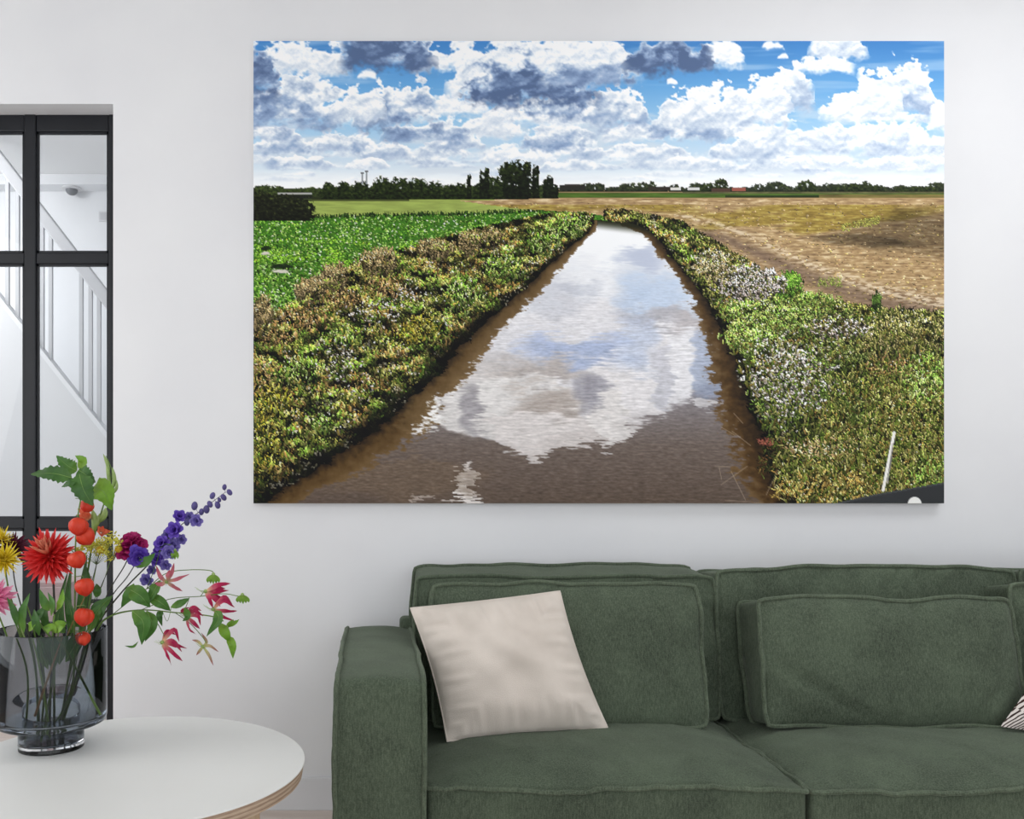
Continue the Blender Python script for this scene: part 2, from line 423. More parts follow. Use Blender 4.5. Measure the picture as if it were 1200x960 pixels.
    # ---- stubble field at the right
    rf_top = line(px, [(297, 999), (520, 236), (640, 233), (1110, 233)])
    rf = (py > rf_top) & (px > line(py, [(233, 520), (244, 600), (250, 690), (262, 760), (290, 830), (330, 890), (360, 930), (600, 930)]))
    pv = (py - 215); ux = (px - 620) / pv * 60; uy = 3000 / pv
    tex = fbm(26, 2.4, 95, 5, y=py - .0 * px); tex2 = fbm(9, 2.6, 97, 4)
    zone = fbm(150, 26, 99, 3, y=py + px * .05)
    c = ramp(np.clip(tex * .55 + tex2 * .45 + .0, 0, 1), [(.25, (122, 98, 74)), (.45, (166, 138, 100)), (.55, (186, 158, 116)), (.7, (224, 204, 166))])
    img = np.where(rf[..., None], c, img)
    yel = sst(.46, .6, zone) * (py > 240) * (py < 285) + sst(232, 300, py) * 0
    img = np.where(rf[..., None], img * (1 + (np.array([.86, .88, .52]) - 1) * np.clip(yel, 0, 1)[..., None] * .75), img)
    dark = sst(1.1, .1, ((px - 1100) / 130) ** 2 + ((py - 272) / 34) ** 2 + .9 * (fbm(40, 8, 101, 4) - .5))
    img = np.where(rf[..., None], img * (1 - .34 * dark[..., None]), img)
    dark = sst(1, .1, ((px - 1010) / 80) ** 2 + ((py - 282 - (px - 1010) * .05) / 9) ** 2 + .9 * (fbm(30, 6, 103, 4) - .5))
    img = np.where(rf[..., None], img * (1 - .32 * dark[..., None]), img)
    def path_y(o): return line(px, [(790, 252 + o), (850, 266 + o), (900, 288 + o), (960, 316 + o), (1020, 338 + o), (1107, 356 + o)])
    track = np.exp(-((py - path_y(14)) / (4 + (px - 780) * .04)) ** 2) * (px > 790)
    img = np.where(rf[..., None], img + (col(122, 102, 88) * (.75 + .5 * tex2[..., None]) - img) * np.clip(track, 0, 1)[..., None] * .8, img)
    lt = np.exp(-((py - path_y(-1)) / (2.5 + (px - 780) * .018)) ** 2) * (px > 790) * sst(.38, .6, tex2)
    img = np.where(rf[..., None], img + (col(232, 216, 190) - img) * np.clip(lt, 0, 1)[..., None] * .7, img)
    fb = np.clip(img.mean(-1) / .52, .5, 1.25)
    gr = [(233, .4), (280, .8), (360, 1.4)]
    strokes(rf * (py > 238), 1500, 2.6, .7, [(180, 154, 112), (194, 170, 130), (172, 146, 100), (176, 156, 96)], 6, 14, fb, gr, 6)
    strokes(rf * (py > 238), 500, 2.2, 1, [(118, 94, 70), (130, 104, 78), (142, 114, 82)], 6, 14, fb, gr, 7)
    strokes((rf & (abs(py - (262 - (px - 1010) * .22)) < 4 + (px - 990) * .02) & (px > 985) & (px < 1030)).astype(float), 160, 2, 1, [(140, 142, 66), (150, 146, 78)], 10, 20, None, None, 8)
    strokes((rf & (abs(py - 332) < 5) & (abs(px - 972) < 14)).astype(float), 70, 2.4, 1, [(132, 142, 70), (120, 130, 62)], 60, 30, None, None, 9)

    # ---- the river
    Lb = [(255, 697), (262, 696), (272, 690), (290, 668), (310, 645), (345, 608), (380, 566), (410, 535), (440, 512), (470, 474), (500, 447), (535, 392), (560, 352), (590, 306)]
    Rb = [(258, 708), (262, 742), (268, 757), (275, 766), (300, 786), (325, 808), (345, 824), (385, 846), (420, 862), (450, 872), (480, 882), (520, 898), (560, 912), (590, 926)]
    wobl = (fbm(16, 9, 111, 4) - .5) * (py - 235) * .10
    xl = line(py, Lb) + wobl; xr = line(py, Rb) + (fbm(16, 9, 113, 4) - .5) * (py - 235) * .10
    river = (px > xl) & (px < xr) & (py > 258 + .9 * np.clip((px - 700), 0, 40) * .1)
    rip = (fbm(20, 2.2, 115, 4) - .5)
    wx = px + rip * 30 * sst(300, 560, py) + 40 * (fbm(50, 20, 117, 4) - .5); wy = py + rip * 22 + 46 * (fbm(54, 22, 119, 4) - .5)
    base = ramp(np.clip((py - 255) / 335, 0, 1), [(0, (240, 242, 244)), (.2, (218, 222, 230)), (.45, (176, 180, 194)), (.66, (132, 126, 128)), (.8, (112, 100, 93)), (1, (96, 82, 72))])
    rv = base
    def blob(cx, cy, rx, ry, c, k=1., s=.5):
        nonlocal rv
        q = ((wx - cx) / rx) ** 2 + ((wy - cy) / ry) ** 2 + 1.1 * (fbm(34, 16, int(cx + cy) % 83 + 600, 5) - .5)
        rv = rv + (col(*c) - rv) * (sst(1 + s * .5, 1 - s * .5, q) * k)[..., None]
    blob(720, 285, 70, 30, (246, 247, 248), .9, .8)
    blob(640, 340, 90, 40, (236, 237, 240), .9, .8)
    blob(690, 420, 140, 66, (228, 226, 228), .85, .5)
    blob(560, 455, 50, 36, (226, 222, 220), .8, .5); blob(600, 480, 88, 42, (222, 219, 217), .9, .35)
    blob(650, 505, 80, 24, (214, 208, 206), .9, .3)
    blob(790, 400, 56, 70, (230, 229, 232), .85, .4); blob(745, 440, 40, 60, (226, 223, 224), .85, .35); blob(715, 490, 24, 30, (222, 218, 216), .9, .3)
    blob(492, 478, 26, 34, (238, 236, 234), .95, .35)
    blob(748, 300, 26, 14, (168, 178, 202), .7, 1.9); blob(676, 336, 26, 10, (196, 200, 210), .7, 1.9); blob(770, 350, 40, 30, (186, 204, 228), .75, 1.9)
    blob(650, 350, 40, 26, (186, 188, 198), .5, 1.9); blob(790, 372, 52, 14, (172, 164, 164), .65, 1.9); blob(675, 408, 60, 15, (158, 174, 208), .75, 1.9); blob(745, 405, 22, 34, (178, 192, 218), .6, 1.9)
    blob(625, 432, 60, 14, (164, 154, 148), .7, 1.9); blob(640, 470, 40, 16, (158, 146, 138), .7, 1.9); blob(552, 478, 14, 30, (138, 134, 140), .7, 1.5); blob(575, 420, 60, 12, (196, 192, 192), .5, .9)
    blob(690, 455, 16, 22, (140, 138, 148), .7, 1.9); blob(775, 445, 12, 30, (176, 178, 190), .5, .8)
    blob(830, 345, 22, 34, (206, 220, 238), .6, .8); blob(835, 420, 22, 50, (152, 164, 188), .7, .7)
    blob(829, 478, 14, 8, (206, 204, 206), .8, .5)
    blob(549, 568, 9, 30, (224, 218, 214), .95, .4); blob(500, 587, 14, 3, (206, 196, 188), .6, .6); blob(540, 592, 16, 4, (214, 206, 200), .7, .6)
    blob(470, 560, 100, 26, (116, 98, 80), .5, .9)
    rv = rv * (1 + (.30 * rip * sst(300, 420, py))[..., None])
    rv = rv + ((fbm(7, 1.6, 133, 3) - .5) * .16)[..., None] * sst(280, 380, py)[..., None]
    # brown bank reflections
    wl = line(py, [(255, 3), (290, 12), (345, 26), (410, 36), (470, 44), (520, 66), (560, 60), (590, 40)])
    jag = (fbm(9, 3, 121, 4) - .5) * .9 + (fbm(26, 30, 123, 3) - .5) * .8
    q = (px - xl) / np.maximum(wl, 1) + jag
    brown = ramp(np.clip((px - xl) / np.maximum(wl, 1) + .5 * (fbm(8, 10, 125, 3) - .5), 0, 1), [(0, (36, 24, 10)), (.35, (84, 62, 30)), (1, (118, 94, 60))])
    rv = rv + (brown - rv) * (sst(1.0, .8, q) * .92)[..., None]
    wr = line(py, [(258, 22), (275, 15), (300, 14), (345, 20), (400, 28), (450, 40), (520, 48), (590, 46)])
    q = (xr - px) / np.maximum(wr, 1) + jag
    brown = ramp(np.clip((xr - px) / np.maximum(wr, 1) + .6 * (fbm(9, 7, 127, 3) - .5), 0, 1), [(0, (28, 20, 12)), (.5, (78, 56, 28)), (1, (116, 92, 60))])
    rv = rv + (brown - rv) * (sst(1.0, .8, q) * .94)[..., None]
    dk = sst(12, 0, (py - 259) - np.clip(px - 700, 0, 60) * .12) * (px > 700); rv = rv + (col(34, 36, 18) - rv) * (dk * .9)[..., None]
    img = np.where(river[..., None], rv, img)
    # ---- banks
    lo = line(px, [(297, 386), (330, 366), (380, 330), (420, 308), (480, 290), (560, 268), (610, 256), (660, 248), (700, 252)])
    lbank = (py > lo + 8 * (fbm(20, 12, 131, 3) - .5)) & (px < xl) & (px < 700)
    ro = line(px, [(697, 246), (740, 247), (775, 254), (800, 260), (850, 290), (900, 322), (940, 344), (990, 356), (1040, 364), (1110, 366)])
    rbank = (py > ro + 6 * (fbm(20, 12, 137, 3) - .5)) & (px > xr) & (px > 697)
    for i, (bk, pal) in enumerate([(lbank, None), (rbank, None)]):
        hgt = fbm(26, 17, 141 + i * 7, 3); em = hgt - np.roll(hgt, 6, 0) + .6 * (hgt - np.roll(hgt, -5, 1))
        hf = fbm(11, 8, 151 + i * 7, 3); em = em + .7 * (hf - np.roll(hf, 3, 0))
        br = np.clip(.84 - em * 3.6, .12, 1.75)
        dist = (xl - px) if i == 0 else (px - xr)
        br = br * (.1 + .9 * sst(0, 1, dist / np.clip((py - 235) * (.16 if i == 0 else .12), 4, 48) + 1.2 * (hgt - .5)))
        img = mix(img, np.clip(col(52, 54, 26) * br[..., None], 0, 1), bk.astype(float))
        if i == 0: lbr = br
        g2 = [(245, .35), (300, .8), (400, 1.35), (590, 2.1)]
        strokes(bk.astype(float), 52000, 3.4, 1.0, [(88, 98, 40), (112, 118, 54), (72, 84, 32), (136, 138, 78), (54, 60, 24), (124, 108, 52), (34, 38, 16), (18, 20, 8), (150, 140, 84), (24, 28, 12)], 85, 38, br, g2, 10 + i)
        sel = fbm(48, 26, 161 + i, 3)
        strokes(bk & (sel > .53), 5000, 3.0, 1.1, [(106, 134, 50), (128, 152, 70), (78, 106, 36)], 80, 40, br * 1.05, g2, 20 + i)
        sel2 = fbm(44, 22, 171 + i, 3)
        strokes(bk & (sel2 > .55), 3200, 3.6, .9, [(160, 130, 76), (140, 112, 60), (178, 152, 98), (120, 92, 46)], 88, 26, br, g2, 30 + i)
        strokes(bk & (fbm(30, 20, 181 + i, 3) > .58), 1100, 1.4, .9, [(196, 188, 158), (176, 166, 132), (210, 204, 180)], 30, 60, np.clip(br, .5, 1.2), g2, 40 + i)
    # tussocks and shrubs with a character of their own
    def tuft(cx, cy, rx, ry, n, pal, ln=5, ang=90, spread=18, seed=0, shade=True, wd=1.):
        S = window(cx - rx * 1.5, cx + rx * 1.5, cy - ry * 1.5, cy + ry * 1.5)
        x = px[S]; y = py[S]
        q = ((x - cx) / rx) ** 2 + ((y - cy) / ry) ** 2 + 2.2 * (fbm(14, 11, 700 + seed, 4, x, y) - .5)
        m = sst(1.5, .1, q) * (~river[S] | (y < cy + ry * .3))
        lump = fbm(9, 7, 760 + seed, 3, x, y); el = lump - np.roll(lump, 3, 0)
        b = np.clip(1.05 - 3.2 * el, .25, 1.35)
        if shade: b = b * np.clip(1.15 - .6 * ((y - cy) / ry * .6 + (x - cx) / rx * .2 + .2), .3, 1.2)
        strokes(m, n, ln, wd, pal, ang, spread, b, None, 100 + seed, off=(S[1].start, S[0].start))
    gp = [(104, 88, 62), (126, 112, 78), (86, 78, 48), (150, 132, 98), (60, 58, 34)]
    for k, (cx, cy, rx, ry) in enumerate([(446, 312, 22, 15), (393, 330, 16, 14), (512, 297, 20, 9), (556, 290, 18, 11), (575, 284, 12, 8), (365, 345, 18, 12), (307, 372, 12, 20)]):
        tuft(cx, cy, rx, ry, 650, gp, 8, 90, 16, k)
    br_ = [(156, 124, 84), (132, 104, 64), (176, 148, 104), (110, 100, 52)]
    for k, (cx, cy, rx, ry) in enumerate([(400, 352, 24, 10), (450, 340, 26, 10), (360, 376, 28, 12), (325, 396, 22, 12), (300, 450, 20, 24)]):
        tuft(cx, cy, rx, ry, 170, br_, 6, 85, 22, 20 + k, False)
    gr_ = [(92, 124, 44), (124, 150, 72), (64, 90, 30), (158, 172, 108), (36, 46, 18)]
    for k, (cx, cy, rx, ry) in enumerate([(545, 350, 26, 20), (590, 318, 22, 14), (640, 285, 20, 14), (672, 268, 18, 14), (405, 398, 18, 10), (350, 440, 26, 16), (380, 500, 14, 10)]):
        tuft(cx, cy, rx, ry, 380, gr_, 6, 80, 25, 30 + k)
    yg = [(158, 142, 56), (132, 124, 42), (178, 164, 84), (104, 104, 34), (50, 54, 20)]
    for k, (cx, cy, rx, ry) in enumerate([(320, 480, 24, 26), (312, 530, 18, 30), (490, 392, 24, 16)]):
        tuft(cx, cy, rx, ry, 420, yg, 7, 75, 28, 40 + k)
    wf = [(206, 198, 188), (184, 174, 166), (160, 150, 138), (222, 216, 208)]
    for k, (cx, cy, rx, ry, n) in enumerate([(440, 365, 44, 14, 130), (395, 425, 28, 24, 110), (420, 455, 22, 14, 40), (480, 345, 20, 10, 50)]):
        tuft(cx, cy, rx, ry, n, wf, 2.2, 20, 40, 50 + k, False, 1.3)
    strokes(lbank.astype(float), 5500, 3.2, .9, [(96, 104, 44), (122, 124, 62), (70, 80, 30), (44, 50, 20), (20, 24, 10), (146, 142, 84), (112, 98, 48), (84, 104, 40)], 82, 36, lbr, [(245, .35), (300, .8), (400, 1.3), (590, 1.9)], 60)
    dkp = [(16, 20, 8), (24, 28, 12), (34, 38, 18), (60, 66, 30)]
    # right bank: pale-flowered clumps
    lg = [(118, 150, 66), (144, 172, 86), (92, 124, 48), (168, 184, 112), (58, 78, 30), (134, 140, 70)]
    tuft(905, 372, 52, 24, 3800, lg, 5, 70, 35, 60); tuft(880, 400, 34, 16, 1400, lg, 5, 70, 35, 61)
    tuft(940, 352, 40, 8, 600, lg, 4, 80, 25, 62)
    tuft(924, 336, 16, 13, 900, [(74, 112, 34), (96, 136, 48), (48, 76, 24), (120, 156, 66)], 5, 80, 30, 63)
    pk = [(206, 192, 184), (182, 166, 158), (160, 146, 130), (226, 216, 210), (92, 84, 66), (54, 50, 34), (70, 74, 40)]
    tuft(878, 332, 38, 18, 2000, pk, 3.2, 60, 50, 64, True, 1.6); tuft(836, 312, 22, 18, 700, [(140, 126, 84), (172, 154, 116), (90, 90, 46), (196, 182, 150)], 3, 70, 40, 65)
    dk2 = [(40, 52, 22), (62, 76, 34), (92, 104, 54), (28, 36, 16), (126, 130, 80)]
    tuft(1000, 415, 50, 44, 3600, dk2, 5, 75, 35, 66); tuft(1060, 395, 60, 26, 2600, [(96, 96, 50), (128, 122, 74), (64, 70, 34), (160, 148, 104), (40, 46, 22)], 7, 90, 14, 67)
    tuft(942, 470, 52, 46, 4600, [(58, 74, 30), (92, 112, 50), (38, 50, 22), (120, 136, 72)], 5, 75, 40, 68)
    tuft(918, 440, 48, 46, 1150, wf + [(150, 140, 124), (130, 124, 104), (60, 70, 34), (40, 46, 22)], 2.4, 25, 45, 69, True, 2.); tuft(950, 455, 60, 50, 330, wf, 2.2, 25, 45, 70, False, 2.)
    tuft(985, 385, 34, 14, 420, pk, 2.6, 40, 45, 71, True, 1.6)
    tuft(960, 498, 34, 14, 900, dkp, 4, 70, 50, 72, False); tuft(1005, 440, 26, 14, 700, dkp, 4, 80, 40, 73, False)
    tuft(915, 545, 24, 34, 900, dkp + [(70, 52, 30)], 5, 60, 60, 74, False)
    grs = [(114, 118, 58), (140, 136, 78), (96, 108, 46), (164, 156, 102), (82, 98, 38), (120, 98, 54), (64, 78, 30), (42, 50, 20), (30, 36, 14)]
    tuft(1060, 510, 96, 80, 7500, grs, 7, 80, 38, 75, False); tuft(1000, 560, 80, 42, 2600, grs, 8, 110, 40, 76, False); tuft(970, 580, 54, 24, 1200, [(168, 146, 82), (146, 122, 64), (122, 98, 48), (190, 170, 108), (60, 56, 28)], 8, 90, 35, 77, False)
    tuft(1085, 445, 30, 26, 900, lg, 6, 70, 35, 78, False); tuft(1092, 560, 24, 24, 500, lg, 6, 70, 35, 79, False)
    tuft(1040, 430, 34, 12, 70, br_, 6, 80, 40, 80, False); tuft(962, 526, 40, 10, 130, [(206, 182, 140), (186, 158, 112)], 9, 150, 22, 81, False)
    tuft(1028, 358, 5, 11, 200, [(48, 66, 26), (70, 92, 40)], 6, 90, 14, 82, False); tuft(898, 520, 9, 8, 70, [(104, 62, 50), (88, 52, 42)], 3, 60, 50, 83, False)
    tuft(1000, 480, 14, 16, 400, dk2, 5, 80, 30, 84, False)

    strokes(rbank & (py > 380), 3000, 3.2, .9, [(96, 104, 44), (122, 124, 62), (70, 80, 30), (44, 50, 20), (20, 24, 10), (146, 142, 84), (112, 98, 48), (84, 104, 40)], 82, 36, None, [(245, .35), (300, .8), (400, 1.3), (590, 1.9)], 61)
    strokes(rbank & (py <= 380), 1500, 2.6, .9, [(96, 104, 44), (70, 80, 30), (44, 50, 20), (20, 24, 10), (146, 142, 84)], 82, 36, None, [(245, .35), (300, .8), (400, 1.3), (590, 1.9)], 62)
    # ---- foreground odds and ends: twigs in the water, white pole, dark rail with a pale knob
    def seg(p, q, c, w=.5, k=1.):
        nonlocal img
        ax, ay = p; bx, by = q; dx, dy = bx - ax, by - ay
        tt = np.clip(((px - ax) * dx + (py - ay) * dy) / (dx * dx + dy * dy), 0, 1)
        d = np.hypot(px - ax - tt * dx, py - ay - tt * dy)
        img = mix(img, col(*c), sst(w + .6, w - .3, d) * k)
    for p, q in [((845, 568), (876, 546)), ((838, 546), (856, 547)), ((843, 548), (846, 562)), ((857, 552), (874, 586)), ((858, 505), (880, 522)), ((845, 500), (862, 510)), ((850, 586), (895, 589)), ((860, 484), (871, 496)), ((898, 580), (912, 550)), ((940, 540), (1004, 512)), ((985, 543), (1010, 520))]:
        seg(p, q, (176, 158, 138), .3, .5)
    seg((1048, 507), (1035, 574), (236, 234, 228), 1.6); seg((1046, 520), (1040, 566), (176, 172, 168), .5); seg((1045, 535), (1043, 548), (120, 116, 110), .8)
    rail = py > line(px, [(960, 595), (985, 588), (1030, 578), (1107, 565)])
    img = mix(img, col(56, 58, 60), sst(0, 1, rail * 1.0)); img = mix(img, col(84, 86, 88), ((py - line(px, [(960, 595), (985, 588), (1030, 578), (1107, 565)]) < 2) & rail).astype(float) * .6)
    img = mix(img, col(236, 236, 232), sst(1.15, .85, ((px - 1072) / 8) ** 2 + ((py - 590) / 8) ** 2))
    img = np.clip(img, 0, 1)
    img = np.clip(.5 + (img - .5) * 1.06, 0, 1)
    # a touch of sharpening, as in the print
    bl = (np.roll(img, 1, 0) + np.roll(img, -1, 0) + np.roll(img, 1, 1) + np.roll(img, -1, 1)) / 4
    return np.clip(img + .25 * (img - bl), 0, 1)
# ---------------------------------------------------------------- room shell
WALL_Y, D_FRAME = 3.16, 3.245
M_wall = pmat('white_plaster', (214, 214, 216), (220, 220, 221), 1.6, .85, .15, detail=5, bump=.25, bscale=14)
M_hall = pmat('hall_paint', (222, 224, 227), (228, 229, 231), 1.2, .85, .15)
M_ceil = pmat('ceiling_paint', (232, 232, 232), None, rough=.9, spec=.1)
M_base = pmat('white_lacquer', (210, 210, 212), None, rough=.45, spec=.3)
M_floor = pmat('pale_floor', (196, 182, 172), (208, 196, 188), 3, .5, .3, stretch=(1, 8, 1))
M_steel = pmat('black_steel', (15, 17, 22), (20, 22, 28), 12, .42, .35)
M_pane = glass_mat('pane_glass', (.975, .98, .98), .55)

OX0, OX1, OZ = -2.315, -.984, 2.612           # opening of the steel-framed door
XL, XR, ZC, YF = -2.7, 4.2, 3.3, -2.2
w = MB(); w.box((OX1, WALL_Y, 0), (XR, WALL_Y + .2, ZC)); w.box((XL, WALL_Y, OZ), (OX1, WALL_Y + .2, ZC)); w.box((XL, WALL_Y, 0), (OX0, WALL_Y + .2, OZ))
struct('wall_back', w, M_wall, smooth=False)
w = MB()
for a, b in [((XL - .2, YF, 0), (XL, .6, ZC)), ((XL - .2, 2.5, 0), (XL, WALL_Y + .2, ZC)), ((XL - .2, .6, 0), (XL, 2.5, .7)), ((XL - .2, .6, 2.8), (XL, 2.5, ZC))]: w.box(a, b)
struct('wall_left', w, M_wall, smooth=False)
struct('wall_right', MB().box((XR, YF, 0), (XR + .2, WALL_Y + .2, ZC)), M_wall, smooth=False)
struct('floor', MB().box((XL - .2, YF, -.1), (XR + .2, 5.4, 0)), M_floor, smooth=False)
w = MB()                                       # ceiling with an opening cut for the added fill lamp
for a, b in [((XL - .2, YF), (1.3, WALL_Y + .2)), ((3.7, YF), (XR + .2, WALL_Y + .2)), ((1.3, YF), (3.7, 1.5)), ((1.3, 2.4), (3.7, WALL_Y + .2))]: w.box((*a, ZC), (*b, ZC + .1))
struct('ceiling', w, M_ceil, smooth=False)
struct('baseboard_back', MB().box((OX1, WALL_Y - .014, 0), (XR, WALL_Y, .12)), M_base, smooth=False, bevel=.002)

# steel-framed glass door
door = thing('door_1', ((OX0 + OX1) / 2, D_FRAME, 0), kind='structure')
y0, y1 = D_FRAME, D_FRAME + .045
mull = [(OX0, OX0 + .045), (-1.994, -1.948), (-1.672, -1.627), (-1.3506, -1.305), (OX1 - .045, OX1)]
rails = [(0, .09), (1.034, 1.073), (2.044, 2.086), (2.548, OZ)]
for i, (a, b) in enumerate(mull):
    m = MB().box((a, y0, 0), (b, y1, OZ)).build('stile' if i in (0, 4) else 'mullion', M_steel, door, smooth=False, bevel=.005)
for i in range(4):
    xa, xb = mull[i][1], mull[i + 1][0]
    for k, (a, b) in enumerate(rails):
        MB().box((xa, y0 + .004, a), (xb, y1 - .004, b)).build('rail' if k in (0, 3) else 'glazing_bar', M_steel, door, smooth=False, bevel=.004)
    for k in range(3):
        MB().box((xa, y0 + .018, rails[k][1]), (xb, y0 + .024, rails[k + 1][0])).build('pane', M_pane, door, smooth=False)
        z0_, z1_ = rails[k][1], rails[k + 1][0]; bd = MB()          # slim glazing bead round each pane
        for a, b in [((xa, z0_), (xa + .009, z1_)), ((xb - .009, z0_), (xb, z1_)), ((xa, z0_), (xb, z0_ + .009)), ((xa, z1_ - .009), (xb, z1_))]:
            bd.box((a[0], y0 + .010, a[1]), (b[0], y0 + .018, b[1]))
        bd.build('glazing_bead', M_steel, door, smooth=False)
lk = MB().box((OX1 - .044, y0 - .012, .71), (OX1 - .012, y0 + .0, .80)).build('lock_plate', M_steel, door, smooth=False, bevel=.003)
lk2 = MB(); lk2.tube([(OX1 - .028, y0 - .01, .765), (OX1 - .028, y0 - .045, .765)], .008, 10); lk2.tube([(OX1 - .028, y0 - .045, .765), (OX1 - .14, y0 - .045, .765)], .008, 10)
lk2.build('lever_handle', M_steel, lk)

# hallway behind the door
HB = 5.12
struct('wall_hall', MB().box((-4, HB, 0), (-.6, HB + .1, 3.2)), M_hall, smooth=False)
struct('wall_hall_right', MB().box((-.9, WALL_Y + .2, 0), (-.8, HB, 3.2)), M_hall, smooth=False)
struct('wall_hall_left', MB().box((-4, WALL_Y + .2, 0), (-3.9, HB, 3.2)), M_hall, smooth=False)
struct('ceiling_hall', MB().box((-4, WALL_Y + .2, 3.035), (-.8, HB, 3.135)), M_ceil, smooth=False)
struct('trim_1', MB().box((-3.9, 5.0, 2.975), (-.9, HB, 3.035)), M_hall, smooth=False)

st = thing('staircase', (-1.7, 4.45, 0), 'white staircase with slim balusters seen through the glass door', 'staircase')
def st_z(px): return CZ - ((412 + (px - 45) * 1.27) - CY) * 4.4 / F
X4 = lambda px: (px - CX) * 4.4 / F
M_stair = pmat('stair_paint', (214, 215, 217), None, rough=.7, spec=.2); M_rail_ = pmat('handrail_paint', (192, 193, 196), None, rough=.5)
xa, xb = -40, 190
MB().prism([(X4(xa), 0), (X4(xb), 0), (X4(xb), st_z(xb)), (X4(xa), st_z(xa))], 4.40, 4.46).build('side_panel', M_stair, st, smooth=False)
MB().prism([(X4(xa), st_z(xa)), (X4(xb), st_z(xb)), (X4(xb), st_z(xb) + .035), (X4(xa), st_z(xa) + .035)], 4.385, 4.47).build('stringer_cap', M_hall, st, smooth=False)
hr = lambda px: CZ - ((236 + (px - 45) * 1.30) - CY) * 4.4 / F
MB().prism([(X4(xa), hr(xa) - .10), (X4(xb), hr(xb) - .10), (X4(xb), hr(xb)), (X4(xa), hr(xa))], 4.40, 4.46).build('handrail', M_rail_, st, smooth=False, bevel=.006)
for p in (-32, -20, 6, 18, 47, 57, 93, 104, 114, 141, 152, 163):
    MB().box((X4(p) - .009, 4.42, st_z(p) + .02), (X4(p) + .009, 4.44, hr(p) - .06)).build('baluster', M_rail_, st, smooth=False)

sd = thing('dome_sensor', at(84, 216, 5.02), 'small grey dome sensor under the hallway ceiling edge', 'sensor')
c = at(84, 216, 5.06)
MB().lathe([(.01, 0), (.055, 0), (.055, -.008), (.042, -.012), (.01, -.012)], (c.x, 5.06, 2.975), 24).build('mounting_ring', M_base, sd)
MB().lathe([(.036 * math.cos(a), -.010 - .034 * math.sin(a)) for a in np.linspace(0, 1.5, 8)], (c.x, 5.06, 2.975), 24).build('dome', pmat('grey_dome', (120, 122, 126), None, rough=.3), sd)
sw = thing('light_switch', at(122, 254, HB), 'small light switch on the hallway wall behind the glass', 'light switch')
c = at(122, 254, HB)
MB().box((c.x - .03, HB - .008, c.z - .03), (c.x + .03, HB, c.z + .03)).build('plate', M_base, sw, smooth=False, bevel=.002)
MB().box((c.x - .02, HB - .012, c.z - .02), (c.x + .02, HB - .008, c.z + .02)).build('rocker', M_rail_, sw, smooth=False)
cb = thing('side_cabinet', (-1.515, 4.05, 0), 'low dusty pink cabinet in the hallway behind the red dahlia', 'cabinet')
M_pink = pmat('dusty_pink_lacquer', (186, 162, 162), None, rough=.5)
MB().box((-1.62, 3.9, .04), (-1.41, 4.2, .76)).build('body', M_pink, cb, smooth=False, bevel=.004)
MB().box((-1.61, 3.885, .06), (-1.42, 3.9, .74)).build('cabinet_front', M_pink, cb, smooth=False, bevel=.004)
MB().box((-1.59, 3.92, 0), (-1.44, 4.18, .04)).build('plinth', M_steel, cb, smooth=False)

# ---------------------------------------------------------------- wall print
X_0, X_1, Z_1, Z_0 = at(297, 48, 3.13).x, at(1106.5, 48, 3.13).x, at(0, 48, 3.13).z, at(0, 590, 3.13).z
pr = thing('wall_print', ((X_0 + X_1) / 2, WALL_Y, Z_0), 'large frameless landscape print of a river between fields under clouds', 'wall art')
MB().box((X_0, 3.1315, Z_0), (X_1, WALL_Y, Z_1)).build('backing_board', pmat('print_edge', (226, 226, 226), None, rough=.6), pr, smooth=False)
def build_print():
    img = paint_landscape(); H, W, _ = img.shape
    a = np.where(img <= .04045, img / 12.92, ((img + .055) / 1.055) ** 2.4)
    gx = np.linspace(X_0, X_1, W); gz = np.linspace(Z_1, Z_0, H); o = wloc(pr)
    co = np.zeros((H, W, 3), np.float32); co[..., 0] = gx[None, :] - o.x; co[..., 1] = 3.1305 - o.y; co[..., 2] = gz[:, None] - o.z
    idx = np.arange(H * W, dtype=np.int32).reshape(H, W)
    q = np.stack([idx[:-1, :-1], idx[1:, :-1], idx[1:, 1:], idx[:-1, 1:]], -1).reshape(-1, 4)
    me = bpy.data.meshes.new('printed_face'); me.vertices.add(H * W); me.vertices.foreach_set('co', co.ravel())
    me.loops.add(q.size); me.loops.foreach_set('vertex_index', q.ravel())
    me.polygons.add(len(q)); me.polygons.foreach_set('loop_start', np.arange(0, q.size, 4, dtype=np.int32))
    try: me.polygons.foreach_set('loop_total', np.full(len(q), 4, np.int32))
    except Exception: pass
    me.update(calc_edges=True)
    ca = me.color_attributes.new('ink', 'FLOAT_COLOR', 'POINT')
    rgba = np.ones((H * W, 4), np.float32); rgba[:, :3] = a.reshape(-1, 3) * .9; ca.data.foreach_set('color', rgba.ravel())
    m, N, L, b = new_mat('printed_ink')
    n = N.new('ShaderNodeAttribute'); n.attribute_name = 'ink'; L.new(n.outputs['Color'], b.inputs['Base Color'])
    b.inputs['Roughness'].default_value = .55; b.inputs['Specular IOR Level'].default_value = .15
    me.materials.append(m)
    ob = bpy.data.objects.new('printed_face', me); COL.objects.link(ob); ob.parent = pr
build_print()

